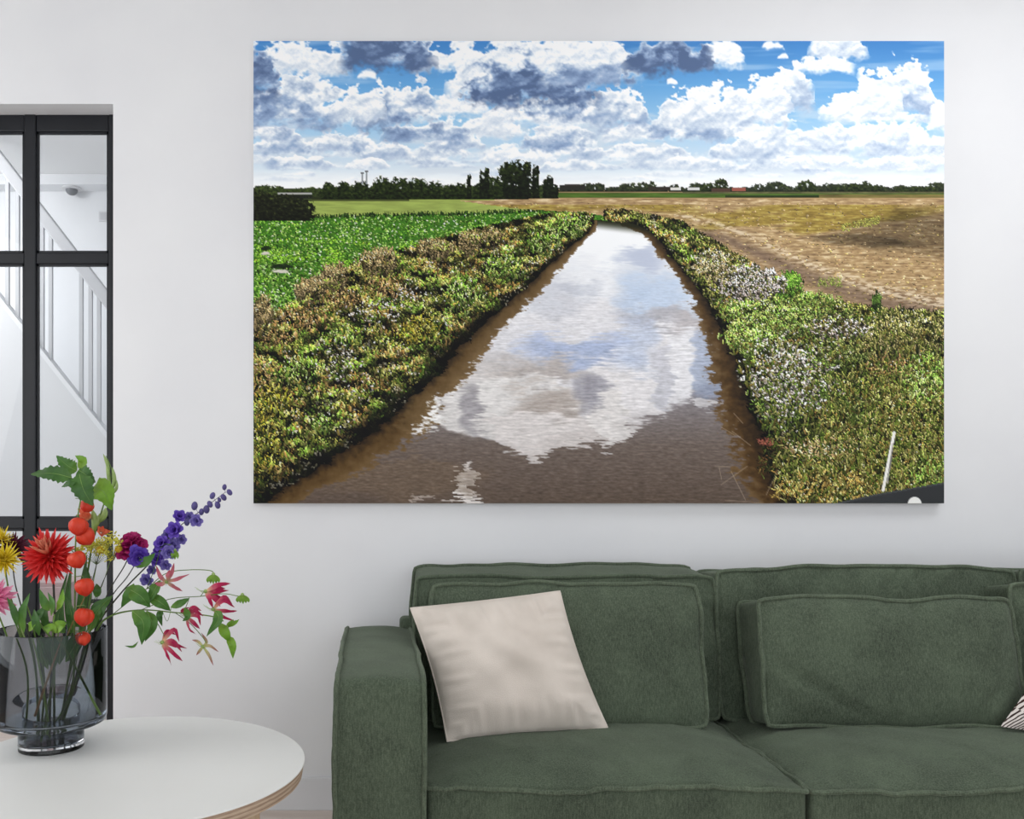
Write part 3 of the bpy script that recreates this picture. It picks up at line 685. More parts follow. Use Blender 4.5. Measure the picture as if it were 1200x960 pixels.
# ---------------------------------------------------------------- sofa
def fabric(name, c1, c2, c3):
    m, N, L, b = new_mat(name)
    tc = N.new('ShaderNodeTexCoord')
    n1 = N.new('ShaderNodeTexNoise'); n1.inputs['Scale'].default_value = 5; n1.inputs['Detail'].default_value = 6; n1.inputs['Roughness'].default_value = .65; L.new(tc.outputs['Object'], n1.inputs[0])
    n2 = N.new('ShaderNodeTexNoise'); n2.inputs['Scale'].default_value = 330; n2.inputs['Detail'].default_value = 2; L.new(tc.outputs['Object'], n2.inputs[0])
    mp = N.new('ShaderNodeMapping'); mp.inputs['Scale'].default_value = (260, 260, 60); L.new(tc.outputs['Object'], mp.inputs[0])
    n3 = N.new('ShaderNodeTexNoise'); n3.inputs['Scale'].default_value = 1; n3.inputs['Detail'].default_value = 2; L.new(mp.outputs[0], n3.inputs[0])
    r = N.new('ShaderNodeValToRGB'); e = r.color_ramp.elements; e[0].position = .36; e[1].position = .66; e[0].color = lin(c1); e[1].color = lin(c2); L.new(n1.outputs[0], r.inputs[0])
    ad = N.new('ShaderNodeMath'); ad.operation = 'ADD'; L.new(n2.outputs[0], ad.inputs[0]); L.new(n3.outputs[0], ad.inputs[1])
    mr = N.new('ShaderNodeMapRange'); mr.inputs[1].default_value = .75; mr.inputs[2].default_value = 1.3; L.new(ad.outputs[0], mr.inputs[0])
    mx = N.new('ShaderNodeMix'); mx.data_type = 'RGBA'; mx.inputs[7].default_value = lin(c3); L.new(r.outputs[0], mx.inputs[6])
    ml = N.new('ShaderNodeMath'); ml.operation = 'MULTIPLY'; ml.inputs[1].default_value = .42; L.new(mr.outputs[0], ml.inputs[0]); L.new(ml.outputs[0], mx.inputs[0])
    L.new(mx.outputs[2], b.inputs['Base Color'])
    bp = N.new('ShaderNodeBump'); bp.inputs['Strength'].default_value = .35; bp.inputs['Distance'].default_value = .0015; L.new(ad.outputs[0], bp.inputs['Height']); L.new(bp.outputs[0], b.inputs['Normal'])
    b.inputs['Roughness'].default_value = .95; b.inputs['Specular IOR Level'].default_value = .1
    b.inputs['Sheen Weight'].default_value = .22; b.inputs['Sheen Roughness'].default_value = .5; b.inputs['Sheen Tint'].default_value = lin((186, 194, 180))
    return m
M_green = fabric('green_linen', (52, 60, 49), (72, 82, 67), (112, 123, 104))
M_pipe = fabric('green_piping', (57, 65, 53), (78, 88, 72), (122, 133, 113))  # same linen in lighter colours, painting the light caught along the piping

def cushion(name, parent, M, w, h, t, bulge=.03, side=.008, crown=.0, cross=.0, drop=0, seed=0, wr=.006, seg=.018, pipe=.0068, corner=.007, pipes=(-1, 1), sag=0, mat=None, creases=()):
    """boxed cushion: x in +-w/2, z in 0..h, front at y = -t/2; piping runs round the front and back panels"""
    s0 = Vector((seed * 7.7, seed * 3.1, seed * 1.3))
    def f(x, y, z):
        u, v, q = 2 * x / w, 2 * z / h - 1, 2 * y / t
        cu, cv = 1 - abs(u) ** 5, 1 - abs(v) ** 4
        cr = (abs(u) ** (6 * w / .25)) * (abs(v) ** (6 * h / .25))
        X = x - math.copysign(corner, u) * cr + u * side * (1 - v * v)
        Z = z - math.copysign(corner, v) * cr + (z / h) * crown * (1 - u * u) + v * side * (1 - u * u) + cross * (1 - q * q) * (z / h) ** 2
        Y = y + q * bulge * cu * cv
        Z -= drop * (z / h) ** 2 * (1 - q) / 2 * (1 - .25 * abs(u))
        Z -= sag * (z / h) ** 2 * (1 - u * u) * (.6 + .4 * math.sin(u * 5 + seed))
        p = Vector((X, Y, Z))
        nz = noise.noise(p * 4.3 + s0)
        rd = 1 - abs(noise.noise(Vector((X * 7 + Z * 5, Z * 3 - X * 2, seed * 2.)) + s0)) * 2
        em = 1 - cu * cv
        amp = wr * (.45 + .9 * em) * (1 if abs(q) > .98 else .5)
        Y += math.copysign(1, q) * (amp * nz * .9 + wr * .8 * max(0, rd - .45) * (.4 + .6 * em)) if abs(q) > .5 else 0
        if abs(q) > .98 and q < 0:
            for (ux, vz, ang, ln, am, wd) in creases:            # soft folds pressed into the front panel
                ca, sa = math.cos(math.radians(ang)), math.sin(math.radians(ang)); dx, dz = x - ux, z - vz
                al, ac = dx * ca + dz * sa, -dx * sa + dz * ca + .012 * math.sin((dx + dz) * 30)
                k = math.exp(-(al / ln) ** 4); Y += am * k * (math.exp(-(ac / wd) ** 2) - .7 * math.exp(-((ac - 1.9 * wd) / (1.3 * wd)) ** 2))
            Y += .30 * wr * noise.noise(p * 13 + s0) + .45 * wr * em * em * noise.noise(Vector((X * 26, seed, Z * 26)))
        X += wr * .5 * noise.noise(Vector((Z * 9, Y * 9, seed)) + s0) * abs(u); Z += wr * .6 * noise.noise(Vector((X * 8, Y * 8, seed + 5.)) + s0) * abs(v)
        return M @ Vector((X, Y, Z))
    nx, nz_, ny = max(6, int(w / seg)), max(6, int(h / seg)), max(3, int(t / seg / 1.4))
    key = {}; mb = MB(); vs = []; fs = []
    def vid(i, j, k):
        if (i, j, k) not in key:
            key[(i, j, k)] = len(vs); vs.append(f(-w / 2 + w * i / nx, -t / 2 + t * j / ny, h * k / nz_))
        return key[(i, j, k)]
    for j in (0, ny):
        for i in range(nx):
            for k in range(nz_): fs.append((vid(i, j, k), vid(i + 1, j, k), vid(i + 1, j, k + 1), vid(i, j, k + 1)))
    for i in (0, nx):
        for j in range(ny):
            for k in range(nz_): fs.append((vid(i, j, k), vid(i, j + 1, k), vid(i, j + 1, k + 1), vid(i, j, k + 1)))
    for k in (0, nz_):
        for i in range(nx):
            for j in range(ny): fs.append((vid(i, j, k), vid(i + 1, j, k), vid(i + 1, j + 1, k), vid(i, j + 1, k)))
    mb.add(vs, fs); ob = mb.build(name, mat or M_green, parent, sharp=75)
    if pipe:
        for q in pipes:
            y = q * t / 2; P = []
            for i in range(nx): P.append((-w / 2 + w * i / nx, y, 0))
            for k in range(nz_): P.append((w / 2, y, h * k / nz_))
            for i in range(nx): P.append((w / 2 - w * i / nx, y, h))
            for k in range(nz_): P.append((-w / 2, y, h - h * k / nz_))
            pts = [f(*p) for p in P]; c = sum(pts, Vector()) / len(pts)
            pts = [p + (p - c).normalized() * pipe * .5 for p in pts]
            MB().tube(pts, pipe, 7, closed=True).build('piping', M_pipe, ob if parent and parent.parent is None and parent.type == 'EMPTY' and parent.get('label') else parent)
    return ob

sofa = thing('sofa', (1.6, 2.65, 0), 'dark green linen sofa with piped seat and back cushions below the print', 'sofa')
T = Matrix.Translation
def RX(a): return Matrix.Rotation(math.radians(a), 4, 'X')
def RY(a): return Matrix.Rotation(math.radians(a), 4, 'Y')
def RZ(a): return Matrix.Rotation(math.radians(a), 4, 'Z')
ARM = Matrix(((0, 1, 0, 0), (1, 0, 0, 0), (0, 0, 1, 0), (0, 0, 0, 1)))       # local x -> depth, local y -> across
SEAT = Matrix(((1, 0, 0, 0), (0, 0, 1, 0), (0, -1, 0, 0), (0, 0, 0, 1)))     # local z -> depth, front panel up
for xc, sd_ in ((.001, 1), (3.244, 2)):
    cushion('arm', sofa, T((xc, 2.645, .06)) @ ARM, .88, .628, .226, .005, .002, .003, .010, 0, sd_, .005, corner=.008)
for i in range(3):
    cushion('seat_cushion', sofa, T((.62 + 1.003 * i, 2.222, .305)) @ SEAT, .998, .80, .19, .058, .004, 0, 0, 0, 11 + i, .011)
CB = [[(-.2, .47, 78, .05, .006, .012), (.1, .46, 100, .06, .006, .012), (.3, .47, 70, .05, .006, .01)],
      [(.08, .44, 62, .07, .009, .011), (.16, .45, 66, .06, .009, .010), (.28, .44, 60, .06, .007, .010), (-.05, .45, 120, .05, .006, .012), (-.45, .25, 80, .2, .006, .012)], [(-.3, .43, 70, .07, .008, .012)]]
for i, (dr, lean, sg, hh) in enumerate([(.05, 7, .006, .505), (.0, 7, .0, .487), (.0, 6, .004, .490)]):
    cushion('back_cushion', sofa, T((.622 + 1.010 * i, 2.905, .415)) @ RX(-lean), .992, hh, .19, .022, .006, .004, .0, dr, 21 + i, .015, sag=sg, creases=CB[i])
MB().box((.075, 3.03, .1), (3.17, 3.125, .725)).build('backrest_frame', M_green, sofa, bevel=.018, bseg=4)
MB().box((.115, 2.24, .09), (3.13, 3.05, .212)).build('seat_base', M_green, sofa, bevel=.01)
for x in (0.0, 3.245):
    for y in (2.28, 3.0): MB().box((x - .03, y - .03, 0), (x + .03, y + .03, .065)).build('foot', M_steel, sofa, smooth=False, bevel=.004)

# loose cushions
GL = 'green lumbar cushions on the sofa'
def lumbar(xl_, w_, y_, z_, h_, lean, label, seed, sag, rot=0, t_=.13, cre=()):
    r = thing('lumbar_cushion', (xl_ + w_ / 2, y_, z_), label, 'cushion', GL)
    cushion('cover', r, T((xl_ + w_ / 2, y_, z_)) @ RZ(rot) @ RX(-lean), w_, h_, t_, .035, .004, 0, 0, 0, seed, .015, sag=sag, creases=cre)
lumbar(.172, .84, 2.715, .432, .44, 9, 'green piped lumbar cushion behind the beige pillow', 31, .0)
lumbar(1.192, .79, 2.675, .448, .388, 11, 'green piped lumbar cushion leaning by itself at the middle of the sofa', 32, .016, cre=[(-.25, .13, -28, .16, .009, .013), (-.2, .09, -24, .18, .008, .013), (-.28, .18, -32, .1, .007, .011), (.08, .36, 118, .06, .008, .011), (.0, .37, 100, .04, .006, .01), (.3, .1, 60, .1, .006, .014)])
lumbar(2.022, .85, 2.735, .432, .445, 9, 'green lumbar cushion cut off by the right edge of the photo', 33, .0)

def pillow(name, corners, thick, front, back, label, seed, bow=.05, seam=True, n=60, wr=.016):
    """knife-edge pillow spanned by its corners (bottom-left, bottom-right, top-right, top-left)"""
    bl, br, tr, tl = [Vector(c) for c in corners]
    cen = (bl + br + tr + tl) / 4; nrm = (br - bl).cross(tl - bl).normalized()
    if nrm.y > 0: nrm = -nrm
    root = thing(name, ((bl + br) / 2), label, 'pillow')
    def pos(u, v, sgn):
        a, b = u * (1 - bow * (1 - v * v)), v * (1 - bow * .3 * (1 - u * u))
        s, t = (a + 1) / 2, (b + 1) / 2
        p = bl * (1 - s) * (1 - t) + br * s * (1 - t) + tr * s * t + tl * (1 - s) * t
        th = thick * (max(0, 1 - u ** 2) ** .55) * (max(0, 1 - v ** 2) ** .55)
        ed = max(abs(u), abs(v)); al = u if abs(v) > abs(u) else v
        g = math.sin(al * 21 + 5 * noise.noise(Vector((al * 3, seed, sgn)))) * noise.noise(Vector((al * 4.0, seed + 2., ed)))
        th += wr * 2.2 * g * max(0, ed - .45) * (1 - ed ** 6) * 2
        th += wr * 1.2 * noise.noise(Vector((u * 2.2 + v, v * 2.2, seed))) * (1 - ed ** 4)
        return p + nrm * (sgn * max(th, .0015) * (1 if sgn > 0 else .4))
    for sgn, nm, mt in ((1, 'front_panel', front), (-1, 'back_panel', back)):
        vs = [pos(2 * i / n - 1, 2 * j / n - 1, sgn) for j in range(n + 1) for i in range(n + 1)]
        fs = [(j * (n + 1) + i, j * (n + 1) + i + 1, (j + 1) * (n + 1) + i + 1, (j + 1) * (n + 1) + i) for j in range(n) for i in range(n)]
        MB().add(vs, fs).build(nm, mt, root, sharp=80)
    if seam:
        R = [(2 * i / n - 1, -1) for i in range(n)] + [(1, 2 * i / n - 1) for i in range(n)] + [(1 - 2 * i / n, 1) for i in range(n)] + [(-1, 1 - 2 * i / n) for i in range(n)]
        MB().tube([(pos(u, v, 1) + pos(u, v, -1)) / 2 for u, v in R], .0028, 6, closed=True).build('seam', front, root)
    return root
M_beige = pmat('beige_linen', (198, 188, 178), (212, 202, 192), 6, .95, .08, bump=.5, bscale=420, sheen=.15)
M_plum = pmat('plum_print', (52, 34, 40), (92, 62, 66), 40, .9, .1)
pillow('throw_pillow', [at(524, 869, 2.525), at(712, 853, 2.595), at(656, 693, 2.685), at(481, 713, 2.67)], .085, M_beige, M_plum, 'square beige throw pillow leaning on the left end of the sofa', 3, .055)

def stripes():
    m, N, L, b = new_mat('woodgrain_print')
    tc = N.new('ShaderNodeTexCoord')
    vo = N.new('ShaderNodeTexVoronoi'); vo.inputs['Scale'].default_value = 9; L.new(tc.outputs['Object'], vo.inputs[0])
    ro = N.new('ShaderNodeVectorRotate'); ro.rotation_type = 'Y_AXIS'; L.new(tc.outputs['Object'], ro.inputs[0])
    sx = N.new('ShaderNodeSeparateColor'); L.new(vo.outputs['Color'], sx.inputs[0])
    mr = N.new('ShaderNodeMapRange'); mr.inputs[3].default_value = .3; mr.inputs[4].default_value = 1.3; L.new(sx.outputs[0], mr.inputs[0]); L.new(mr.outputs[0], ro.inputs['Angle'])
    wv = N.new('ShaderNodeTexWave'); wv.bands_direction = 'Z'; wv.inputs['Scale'].default_value = 42; wv.inputs['Distortion'].default_value = 1.6; wv.inputs['Detail'].default_value = 1; wv.inputs['Detail Scale'].default_value = .6
    L.new(ro.outputs[0], wv.inputs[0])
    r = N.new('ShaderNodeValToRGB'); e = r.color_ramp.elements; e[0].position = .24; e[1].position = .42; e[0].color = lin((62, 46, 42)); e[1].color = lin((214, 206, 200)); L.new(wv.outputs[0], r.inputs[0])
    L.new(r.outputs[0], b.inputs['Base Color']); b.inputs['Roughness'].default_value = .9; b.inputs['Specular IOR Level'].default_value = .1
    return m
M_str = stripes()
pillow('throw_pillow', [at(1174, 851, 2.56), at(1352, 878, 2.50), at(1420, 700, 2.58), at(1246, 742, 2.60)], .05, M_str, M_str, 'white pillow with brown wood-grain lines at the right edge of the sofa', 5, .03)

# ---------------------------------------------------------------- round table
TC = Vector((-.578, 1.976, 0)); TZ = .55; TR = .405
tb = thing('round_table', (TC.x, TC.y, 0), 'round white-topped table with a plywood edge carrying the vase', 'table')
M_lam = pmat('white_laminate', (214, 214, 211), (218, 218, 215), 2, .42, .35)
def ply():
    m, N, L, b = new_mat('plywood')
    tc = N.new('ShaderNodeTexCoord'); sp = N.new('ShaderNodeSeparateXYZ'); L.new(tc.outputs['Object'], sp.inputs[0])
    mp = N.new('ShaderNodeMapping'); mp.inputs['Scale'].default_value = (6, 6, 120); L.new(tc.outputs['Object'], mp.inputs[0])
    n = N.new('ShaderNodeTexNoise'); n.inputs['Scale'].default_value = 4; n.inputs['Detail'].default_value = 4; L.new(mp.outputs[0], n.inputs[0])
    mu = N.new('ShaderNodeMath'); mu.operation = 'MULTIPLY'; mu.inputs[1].default_value = 2 * math.pi / .0105; L.new(sp.outputs[2], mu.inputs[0])
    si = N.new('ShaderNodeMath'); si.operation = 'SINE'; L.new(mu.outputs[0], si.inputs[0])
    a = N.new('ShaderNodeMath'); a.operation = 'MULTIPLY_ADD'; a.inputs[1].default_value = .22; L.new(si.outputs[0], a.inputs[0]); L.new(n.outputs[0], a.inputs[2])
    r = N.new('ShaderNodeValToRGB'); e = r.color_ramp.elements; e[0].position = .25; e[1].position = .75; e[0].color = lin((136, 112, 92)); e[1].color = lin((184, 164, 142)); L.new(a.outputs[0], r.inputs[0])
    L.new(r.outputs[0], b.inputs['Base Color']); b.inputs['Roughness'].default_value = .6
    return m
M_ply = ply(); M_oak = pmat('oak_leg', (172, 148, 120), (190, 168, 142), 5, .55, .3, stretch=(8, 8, 1))
MB().lathe([(.02, TZ - .0035), (TR - .001, TZ - .0035), (TR, TZ - .003), (TR, TZ - .001), (TR - .001, TZ), (.02, TZ)], TC, 128).build('table_top', M_lam, tb, sharp=30)
MB().lathe([(.02, TZ - .0375), (TR - .016, TZ - .0375), (TR - .006, TZ - .034), (TR - .0015, TZ - .006), (TR - .0015, TZ - .0035), (.02, TZ - .0035)], TC, 128).build('plywood_edge', M_ply, tb, sharp=30)
for a in (-33, 87, 207):
    M = T((TC.x, TC.y, 0)) @ RZ(a)
    b_ = MB(); top, bot = TZ - .0375, 0
    r0, r1 = .345, .375
    vs = []
    for (r, z, hw, ht) in ((r1, bot, .022, .018), (r0, top, .036, .022)):
        vs += [M @ Vector((r - ht, -hw, z)), M @ Vector((r + ht, -hw, z)), M @ Vector((r + ht, hw, z)), M @ Vector((r - ht, hw, z))]
    b_.add(vs, [(0, 1, 2, 3), (4, 5, 6, 7), (0, 1, 5, 4), (1, 2, 6, 5), (2, 3, 7, 6), (3, 0, 4, 7)]).build('leg', M_oak, tb, smooth=False, bevel=.004)

# ---------------------------------------------------------------- vase
VX, VY = -.802, 2.09
va = thing('glass_vase', (VX, VY, TZ), 'smoky grey glass cylinder vase on a narrow foot full of flowers', 'vase')
def real_glass(name, c, ior=1.45):
    m, N, L, b = new_mat(name); N.remove(b)
    g = N.new('ShaderNodeBsdfGlass'); g.inputs['Color'].default_value = (*c, 1); g.inputs['IOR'].default_value = ior; g.inputs['Roughness'].default_value = 0
    L.new(g.outputs[0], N['Material Output'].inputs[0]); return m
ZB = TZ + .062; ZT = TZ + .292; RO = .1305; RF = .0765
M_smoke, M_clear = real_glass('smoky_glass', (.74, .765, .795)), real_glass('clear_glass', (.97, .975, .98))
MB().lathe([(.001, TZ + .0195), (RF - .003, TZ + .0195), (RF, TZ + .0225), (RF, ZB - .002), (RF + .003, ZB), (RO - .012, ZB), (RO - .004, ZB + .004), (RO, ZB + .014), (RO, ZT - .002), (RO - .0012, ZT),
            (RO - .0030, ZT), (RO - .0042, ZT - .002), (RO - .0045, ZB + .022), (RO - .012, ZB + .015), (RF - .003, ZB + .012), (RF - .006, ZB + .008), (RF - .006, TZ + .026), (RF - .009, TZ + .023), (.001, TZ + .023)], (VX, VY, 0), 80, closed=False).build('glass_body', M_smoke, va, sharp=50)
MB().lathe([(.001, TZ + .0005), (RF - .003, TZ + .0005), (RF, TZ + .003), (RF, TZ + .016), (RF - .003, TZ + .019), (.001, TZ + .019)], (VX, VY, 0), 80).build('base_disc', M_clear, va, sharp=50)
# ---------------------------------------------------------------- flowers
DV = VY
V0 = Vector((VX, VY, TZ + .024))
FW = 'cut flowers in the smoky vase'
CAMV = Vector((0, -1, .12))
M_stem = tmat('green_stem', [(0, (70, 92, 40)), (1, (104, 134, 58))], .5, .3)
M_stemd = tmat('dark_stem', [(0, (58, 66, 38)), (1, (46, 40, 44))], .5, .3)
M_leaf = tmat('mid_green_leaf', [(0, (100, 138, 54)), (.5, (72, 116, 46)), (1, (62, 108, 42))], .45, .35, .2)
M_leafd = tmat('dark_green_leaf', [(0, (78, 118, 50)), (.5, (56, 96, 40)), (1, (66, 102, 46))], .45, .35, .15)
M_leafl = tmat('light_green_leaf', [(0, (128, 160, 60)), (.6, (112, 156, 44)), (1, (98, 146, 40))], .45, .35, .25)
M_vein = tmat('leaf_vein', [(0, (128, 158, 84)), (1, (96, 132, 60))], .5, .3)
M_pod = tmat('pale_green_bud', [(0, (120, 150, 70)), (1, (168, 190, 120))], .5, .3, .1)

def stem(root, pts, r=.0022, mat=None, name='stem'):
    if not hasattr(r, '__len__') and r > .0012: r = [max(r, .0032), max(r, .003), max(r, .0024), r, r, r]
    return MB().tube(catmull(pts, 8), r, 7).build(name, mat or M_stem, root)

def in_vase(dx, dy=0, z=.0):
    return V0 + Vector((dx, dy, z))

def flower_thing(name, label, cat, dx=0, dy=0):
    return thing(name, in_vase(dx, dy), label, cat, FW)

def leaf(root, px, w, d=DV, mat=None, fold=.22, teeth=0, nrm=(0, -1, .25), name='leaf', dd=(0, 0, 0), shape=None, wave=.12, n=7, seed=0):
    """px: midrib pixels from base to tip; w: half width in metres"""
    pts = [at(x, y, d + dd[min(i, len(dd) - 1)]) for i, (x, y) in enumerate(px)]
    sh = shape or (.06, .55, .92, 1, .9, .66, .36, .02)
    ob = MB().ribbon(pts, [w * s for s in sh], nrm, fold, 6, teeth, 0, wave, n, seed).build(name, mat or M_leaf, root, sharp=80)
    if w > .0125:
        nn = Vector(nrm).normalized() * .0006
        MB().tube([p + nn for p in catmull(pts, n)], [.0008, .0006, .0002], 5).build('midrib', M_vein, ob)
    return ob

def petal_mesh(name, mat, wid=.13, curl=.25, tip=.02, roll=.9, rows=7, cols=4, shape=None):
    """unit petal: grows along +Z from the origin, upper side towards +Y"""
    sh = shape or [(.45), (.8), (1), (.9), (.7), (.4), (tip)]
    mid = [Vector((0, -curl * (i / (rows - 1)) ** 2 * .5, i / (rows - 1))) for i in range(rows)]
    b = MB(); b.ribbon(mid, [wid * s for s in sh], (0, 1, 0), roll, cols, n=2)
    ob = b.build(name, mat, None, sharp=85); me = ob.data; bpy.data.objects.remove(ob); return me

def place_petals(root, c, axis, me, rings, seed=0, name='petal', jit=.12, parent=None, mats=None):
    rnd = random.Random(seed); axis = Vector(axis).normalized(); e1 = axis.orthogonal().normalized(); e2 = axis.cross(e1); par = parent or root; o = wloc(par)
    for (phi, n, ln, off, mesh) in rings:
        for k in range(n):
            th = 2 * math.pi * (k + rnd.random() * .5 + off) / n; ph = math.radians(phi + rnd.gauss(0, 5)); L = ln * (1 + rnd.gauss(0, jit))
            rad = math.cos(th) * e1 + math.sin(th) * e2
            z = (math.cos(ph) * axis + math.sin(ph) * rad).normalized(); y = (math.sin(ph) * axis - math.cos(ph) * rad).normalized(); x = y.cross(z)
            ob = bpy.data.objects.new(name, mesh or me); COL.objects.link(ob); ob.parent = par
            ob.matrix_local = Matrix.Translation(Vector(c) + z * .004 - o) @ Matrix((x, y, z)).transposed().to_4x4() @ Matrix.Scale(L, 4)

# red cactus dahlia
r = flower_thing('dahlia', 'large spiky red dahlia with a salmon centre', 'flower', -.005, .0)
M_red = tmat('red_petal', [(0, (176, 26, 24)), (.6, (214, 38, 36)), (1, (230, 74, 74))], .5, .3, .15)
M_sal = tmat('salmon_petal', [(0, (206, 70, 52)), (.7, (228, 128, 100)), (1, (236, 160, 132))], .5, .3, .15)
c = at(58, 653, 2.045)
stem(r, [in_vase(-.005), at(60, 800, DV), at(64, 735, 2.07), at(63, 690, 2.06), c + Vector((0, .02, -.01))], .0028, M_stemd)
MB().ball(c + Vector((0, .006, 0)), .011, 6).build('flower_centre', M_red, r)
pm = petal_mesh('petal', M_red, .10, -.1, .06, .9); pm2 = petal_mesh('petal', M_sal, .17, -.7, .12, .9)
place_petals(r, c, (.05, -1, .22), pm, [(108, 20, .058, 0, None), (94, 24, .062, .3, None), (80, 24, .061, 0, None), (66, 22, .057, .5, None), (52, 18, .050, 0, None), (40, 13, .044, .3, None)], 3, jit=.07)
place_petals(r, c + Vector((0, -.006, .008)), (-.05, -.75, .65), pm, [(38, 11, .046, 0, pm2), (20, 8, .046, .2, pm2), (5, 3, .044, .2, pm2)], 4, jit=.07)

# physalis branch
ph = flower_thing('physalis_branch', 'physalis branch with orange lanterns and serrated leaves at its top', 'flower', .004, -.02)
DP = 2.02
stem(ph, [in_vase(.004, -.02), at(84, 812, DP), at(87, 740, DP), at(88, 690, DP), at(88.5, 640, DP), at(91, 607, DP), at(95, 582, DP), at(96, 560, DP)], [.0024, .0022, .002, .0018, .0015], M_stem)
def lantern_mesh():
    m = tmat('orange_lantern', [(0, (176, 40, 18)), (.35, (222, 68, 38)), (.7, (216, 56, 34)), (1, (190, 42, 28))], .42, .35, .2)
    prof = [(.05, .92), (.35, .97), (.72, .82), (.97, .42), (1.0, 0), (.9, -.42), (.62, -.78), (.28, -1.0), (.06, -1.14)]
    b = MB(); b.lathe(prof, (0, 0, 0), 30, mod=lambda a, z: 1 + .24 * abs(math.cos(2.5 * a)) ** .6 - .17)
    ob = b.build('lantern', m, None, sharp=70); me = ob.data; bpy.data.objects.remove(ob); return me
LM = lantern_mesh()
M_cal = M_leafl
for i, (x, y, rr, dd, tl) in enumerate([(92, 617, 11, -.01, 10), (100.5, 629, 11, .012, -30), (90, 656, 10.5, -.015, 15), (99.5, 688, 10.8, -.01, -12), (98.5, 723, 11, -.02, 8), (97, 749, 8.5, .0, -20), (102, 593, 8, .02, 30)]):
    d = DP + dd; p = at(x, y, d); ob = bpy.data.objects.new('lantern', LM); COL.objects.link(ob); ob.parent = ph
    ob.location = p - wloc(ph); ob.rotation_euler = (random.uniform(-.35, .25), math.radians(tl), random.random() * 6); s = rr * d / F; ob.scale = (s, s, s * .92)
    up = ob.rotation_euler.to_matrix() @ Vector((0, 0, s * .86))
    MB().tube(catmull([p + up, p + up * 1.25 + Vector((-.003, 0, .003)), at(88.6, y - rr * 1.1, DP)], 4), .0011, 6).build('lantern_stalk', M_stem, ph)
LF = [  # midrib pixels, half width (px), depth offset, material, teeth
    ([(84, 560), (62, 555), (36, 556)], 10, -.014, M_leafd, .13), ([(90, 552), (78, 545), (66, 534)], 9, .008, M_leaf, .13),
    ([(92, 549), (97, 540), (88, 534)], 6, .012, M_leafl, .06), ([(90, 562), (82, 566), (72, 571)], 5, -.014, M_leafd, .1),
    ([(92, 551), (100, 556), (112, 566)], 9, .004, M_leafd, .12), ([(93, 556), (98, 574), (109, 593)], 13.5, -.012, M_leafd, .08), ([(109, 572), (122, 577), (131, 598)], 14.5, .01, M_leafl, .05)]
for i, (p, w, dd, mt, te) in enumerate(LF):
    leaf(ph, p, w * DP / F, DP + dd, mt, .2, te, (0.1 * (i % 3 - 1), -1, .35), dd=(0, -.012, -.002), shape=(.12, .8, 1, .95, .82, .6, .34, .02), n=8, seed=i)

# gladiolus spike
gl = flower_thing('gladiolus', 'gladiolus spike with pale green buds and coral florets behind the physalis', 'flower', .012, .03)
DG = 2.13
stem(gl, [in_vase(.012, .03), at(88, 780, DG), at(97, 710, DG), at(108, 640, DG), at(118, 603, DG), at(128, 570, DG), at(131, 552, DG), at(124, 534, DG)], [.003, .0028, .0022, .0016, .0008], M_stem)
for p, w in [([(131, 574), (134, 563), (132, 548)], 2.6), ([(129, 570), (127, 556), (125, 540)], 2.4), ([(128, 556), (126, 545), (121, 532)], 2.0), ([(130, 580), (136, 573), (137, 563)], 2.2), ([(110, 625), (111, 610), (108, 597)], 4), ([(116, 612), (122, 604), (124, 595)], 4), ([(108, 622), (114, 612), (117, 602)], 3.2)]:
    b = MB(); pts = [at(x, y, DG - .004) for x, y in p]; b.tube(catmull(pts, 5), [w * DG / F * k for k in (.4, .9, 1, .85, .15)], 8); b.build('bud', M_pod, gl)
M_coral = tmat('coral_petal', [(0, (240, 190, 150)), (.5, (236, 130, 96)), (1, (230, 96, 66))], .5, .3, .2)
for (x, y, rr, ax) in [(105, 606, 9, (-.2, -.6, .7)), (118, 621, 7.5, (.4, -.8, .3))]:
    p = at(x, y + 4, DG - .01); pmc = petal_mesh('petal', M_coral, .34, .2, .2, .3); place_petals(gl, p, ax, pmc, [(28, 3, rr * 2 * DG / F * .8, 0, None), (18, 3, rr * 2 * DG / F * .8, .5, None)], 6)
for p, w in [([(92, 735), (97, 690), (102, 650)], 4.5), ([(96, 740), (105, 690), (98, 655)], 4), ([(84, 742), (80, 700), (84, 662)], 4.5), ([(74, 742), (72, 705), (80, 668)], 3.6)]:
    leaf(gl, p, w * DG / F, DG - .02, M_leafd, .35, name='blade_leaf', shape=(.8, 1, 1, .9, .7, .4, .05), wave=.02)

# fennel umbels with button flowers
fe = flower_thing('fennel', 'lacy yellow-green fennel umbels beside the physalis', 'flower', .02, .01)
DF = 2.10; rnd = random.Random(9); fl = MB(); ry = MB()
hubs = [(111, 640, (-16, 26)), (132, 634, (-22, 12))]
stem(fe, [in_vase(.02, .01), at(92, 790, DF), at(104, 712, DF), at(113, 662, DF)], .0012, M_stem)
MB().tube(catmull([at(104, 712, DF), at(118, 690, DF), at(127, 664, DF), at(132, 648, DF)], 6), .0008, 6).build('stem', M_stem, fe)
for (hx, hy, base) in ((113, 662, None), (131, 655, None)):
    b0 = at(hx, hy, DF)
    for k in range(16):
        a = -math.pi * (.05 + .9 * k / 15); rr = 15 + rnd.random() * 12
        e = at(hx + math.cos(a) * rr * .85, hy - 4 + math.sin(a) * rr * .95, DF + rnd.uniform(-.05, .05))
        ry.tube(catmull([b0, b0.lerp(e, .6) + Vector((0, 0, .004)), e], 3), .00045, 4)
        for q in range(20):
            fl.ball(e + Vector((rnd.gauss(0, .0065), rnd.gauss(0, .006), rnd.gauss(0, .0045))), .0017 + rnd.random() * .0012, 3)
ry.build('umbel_rays', M_stem, fe)
fo = fl.build('florets', tmat('fennel_yellow', [(0, (186, 184, 58)), (1, (212, 204, 88))], .6, .2), fe); fo['kind'] = 'stuff'
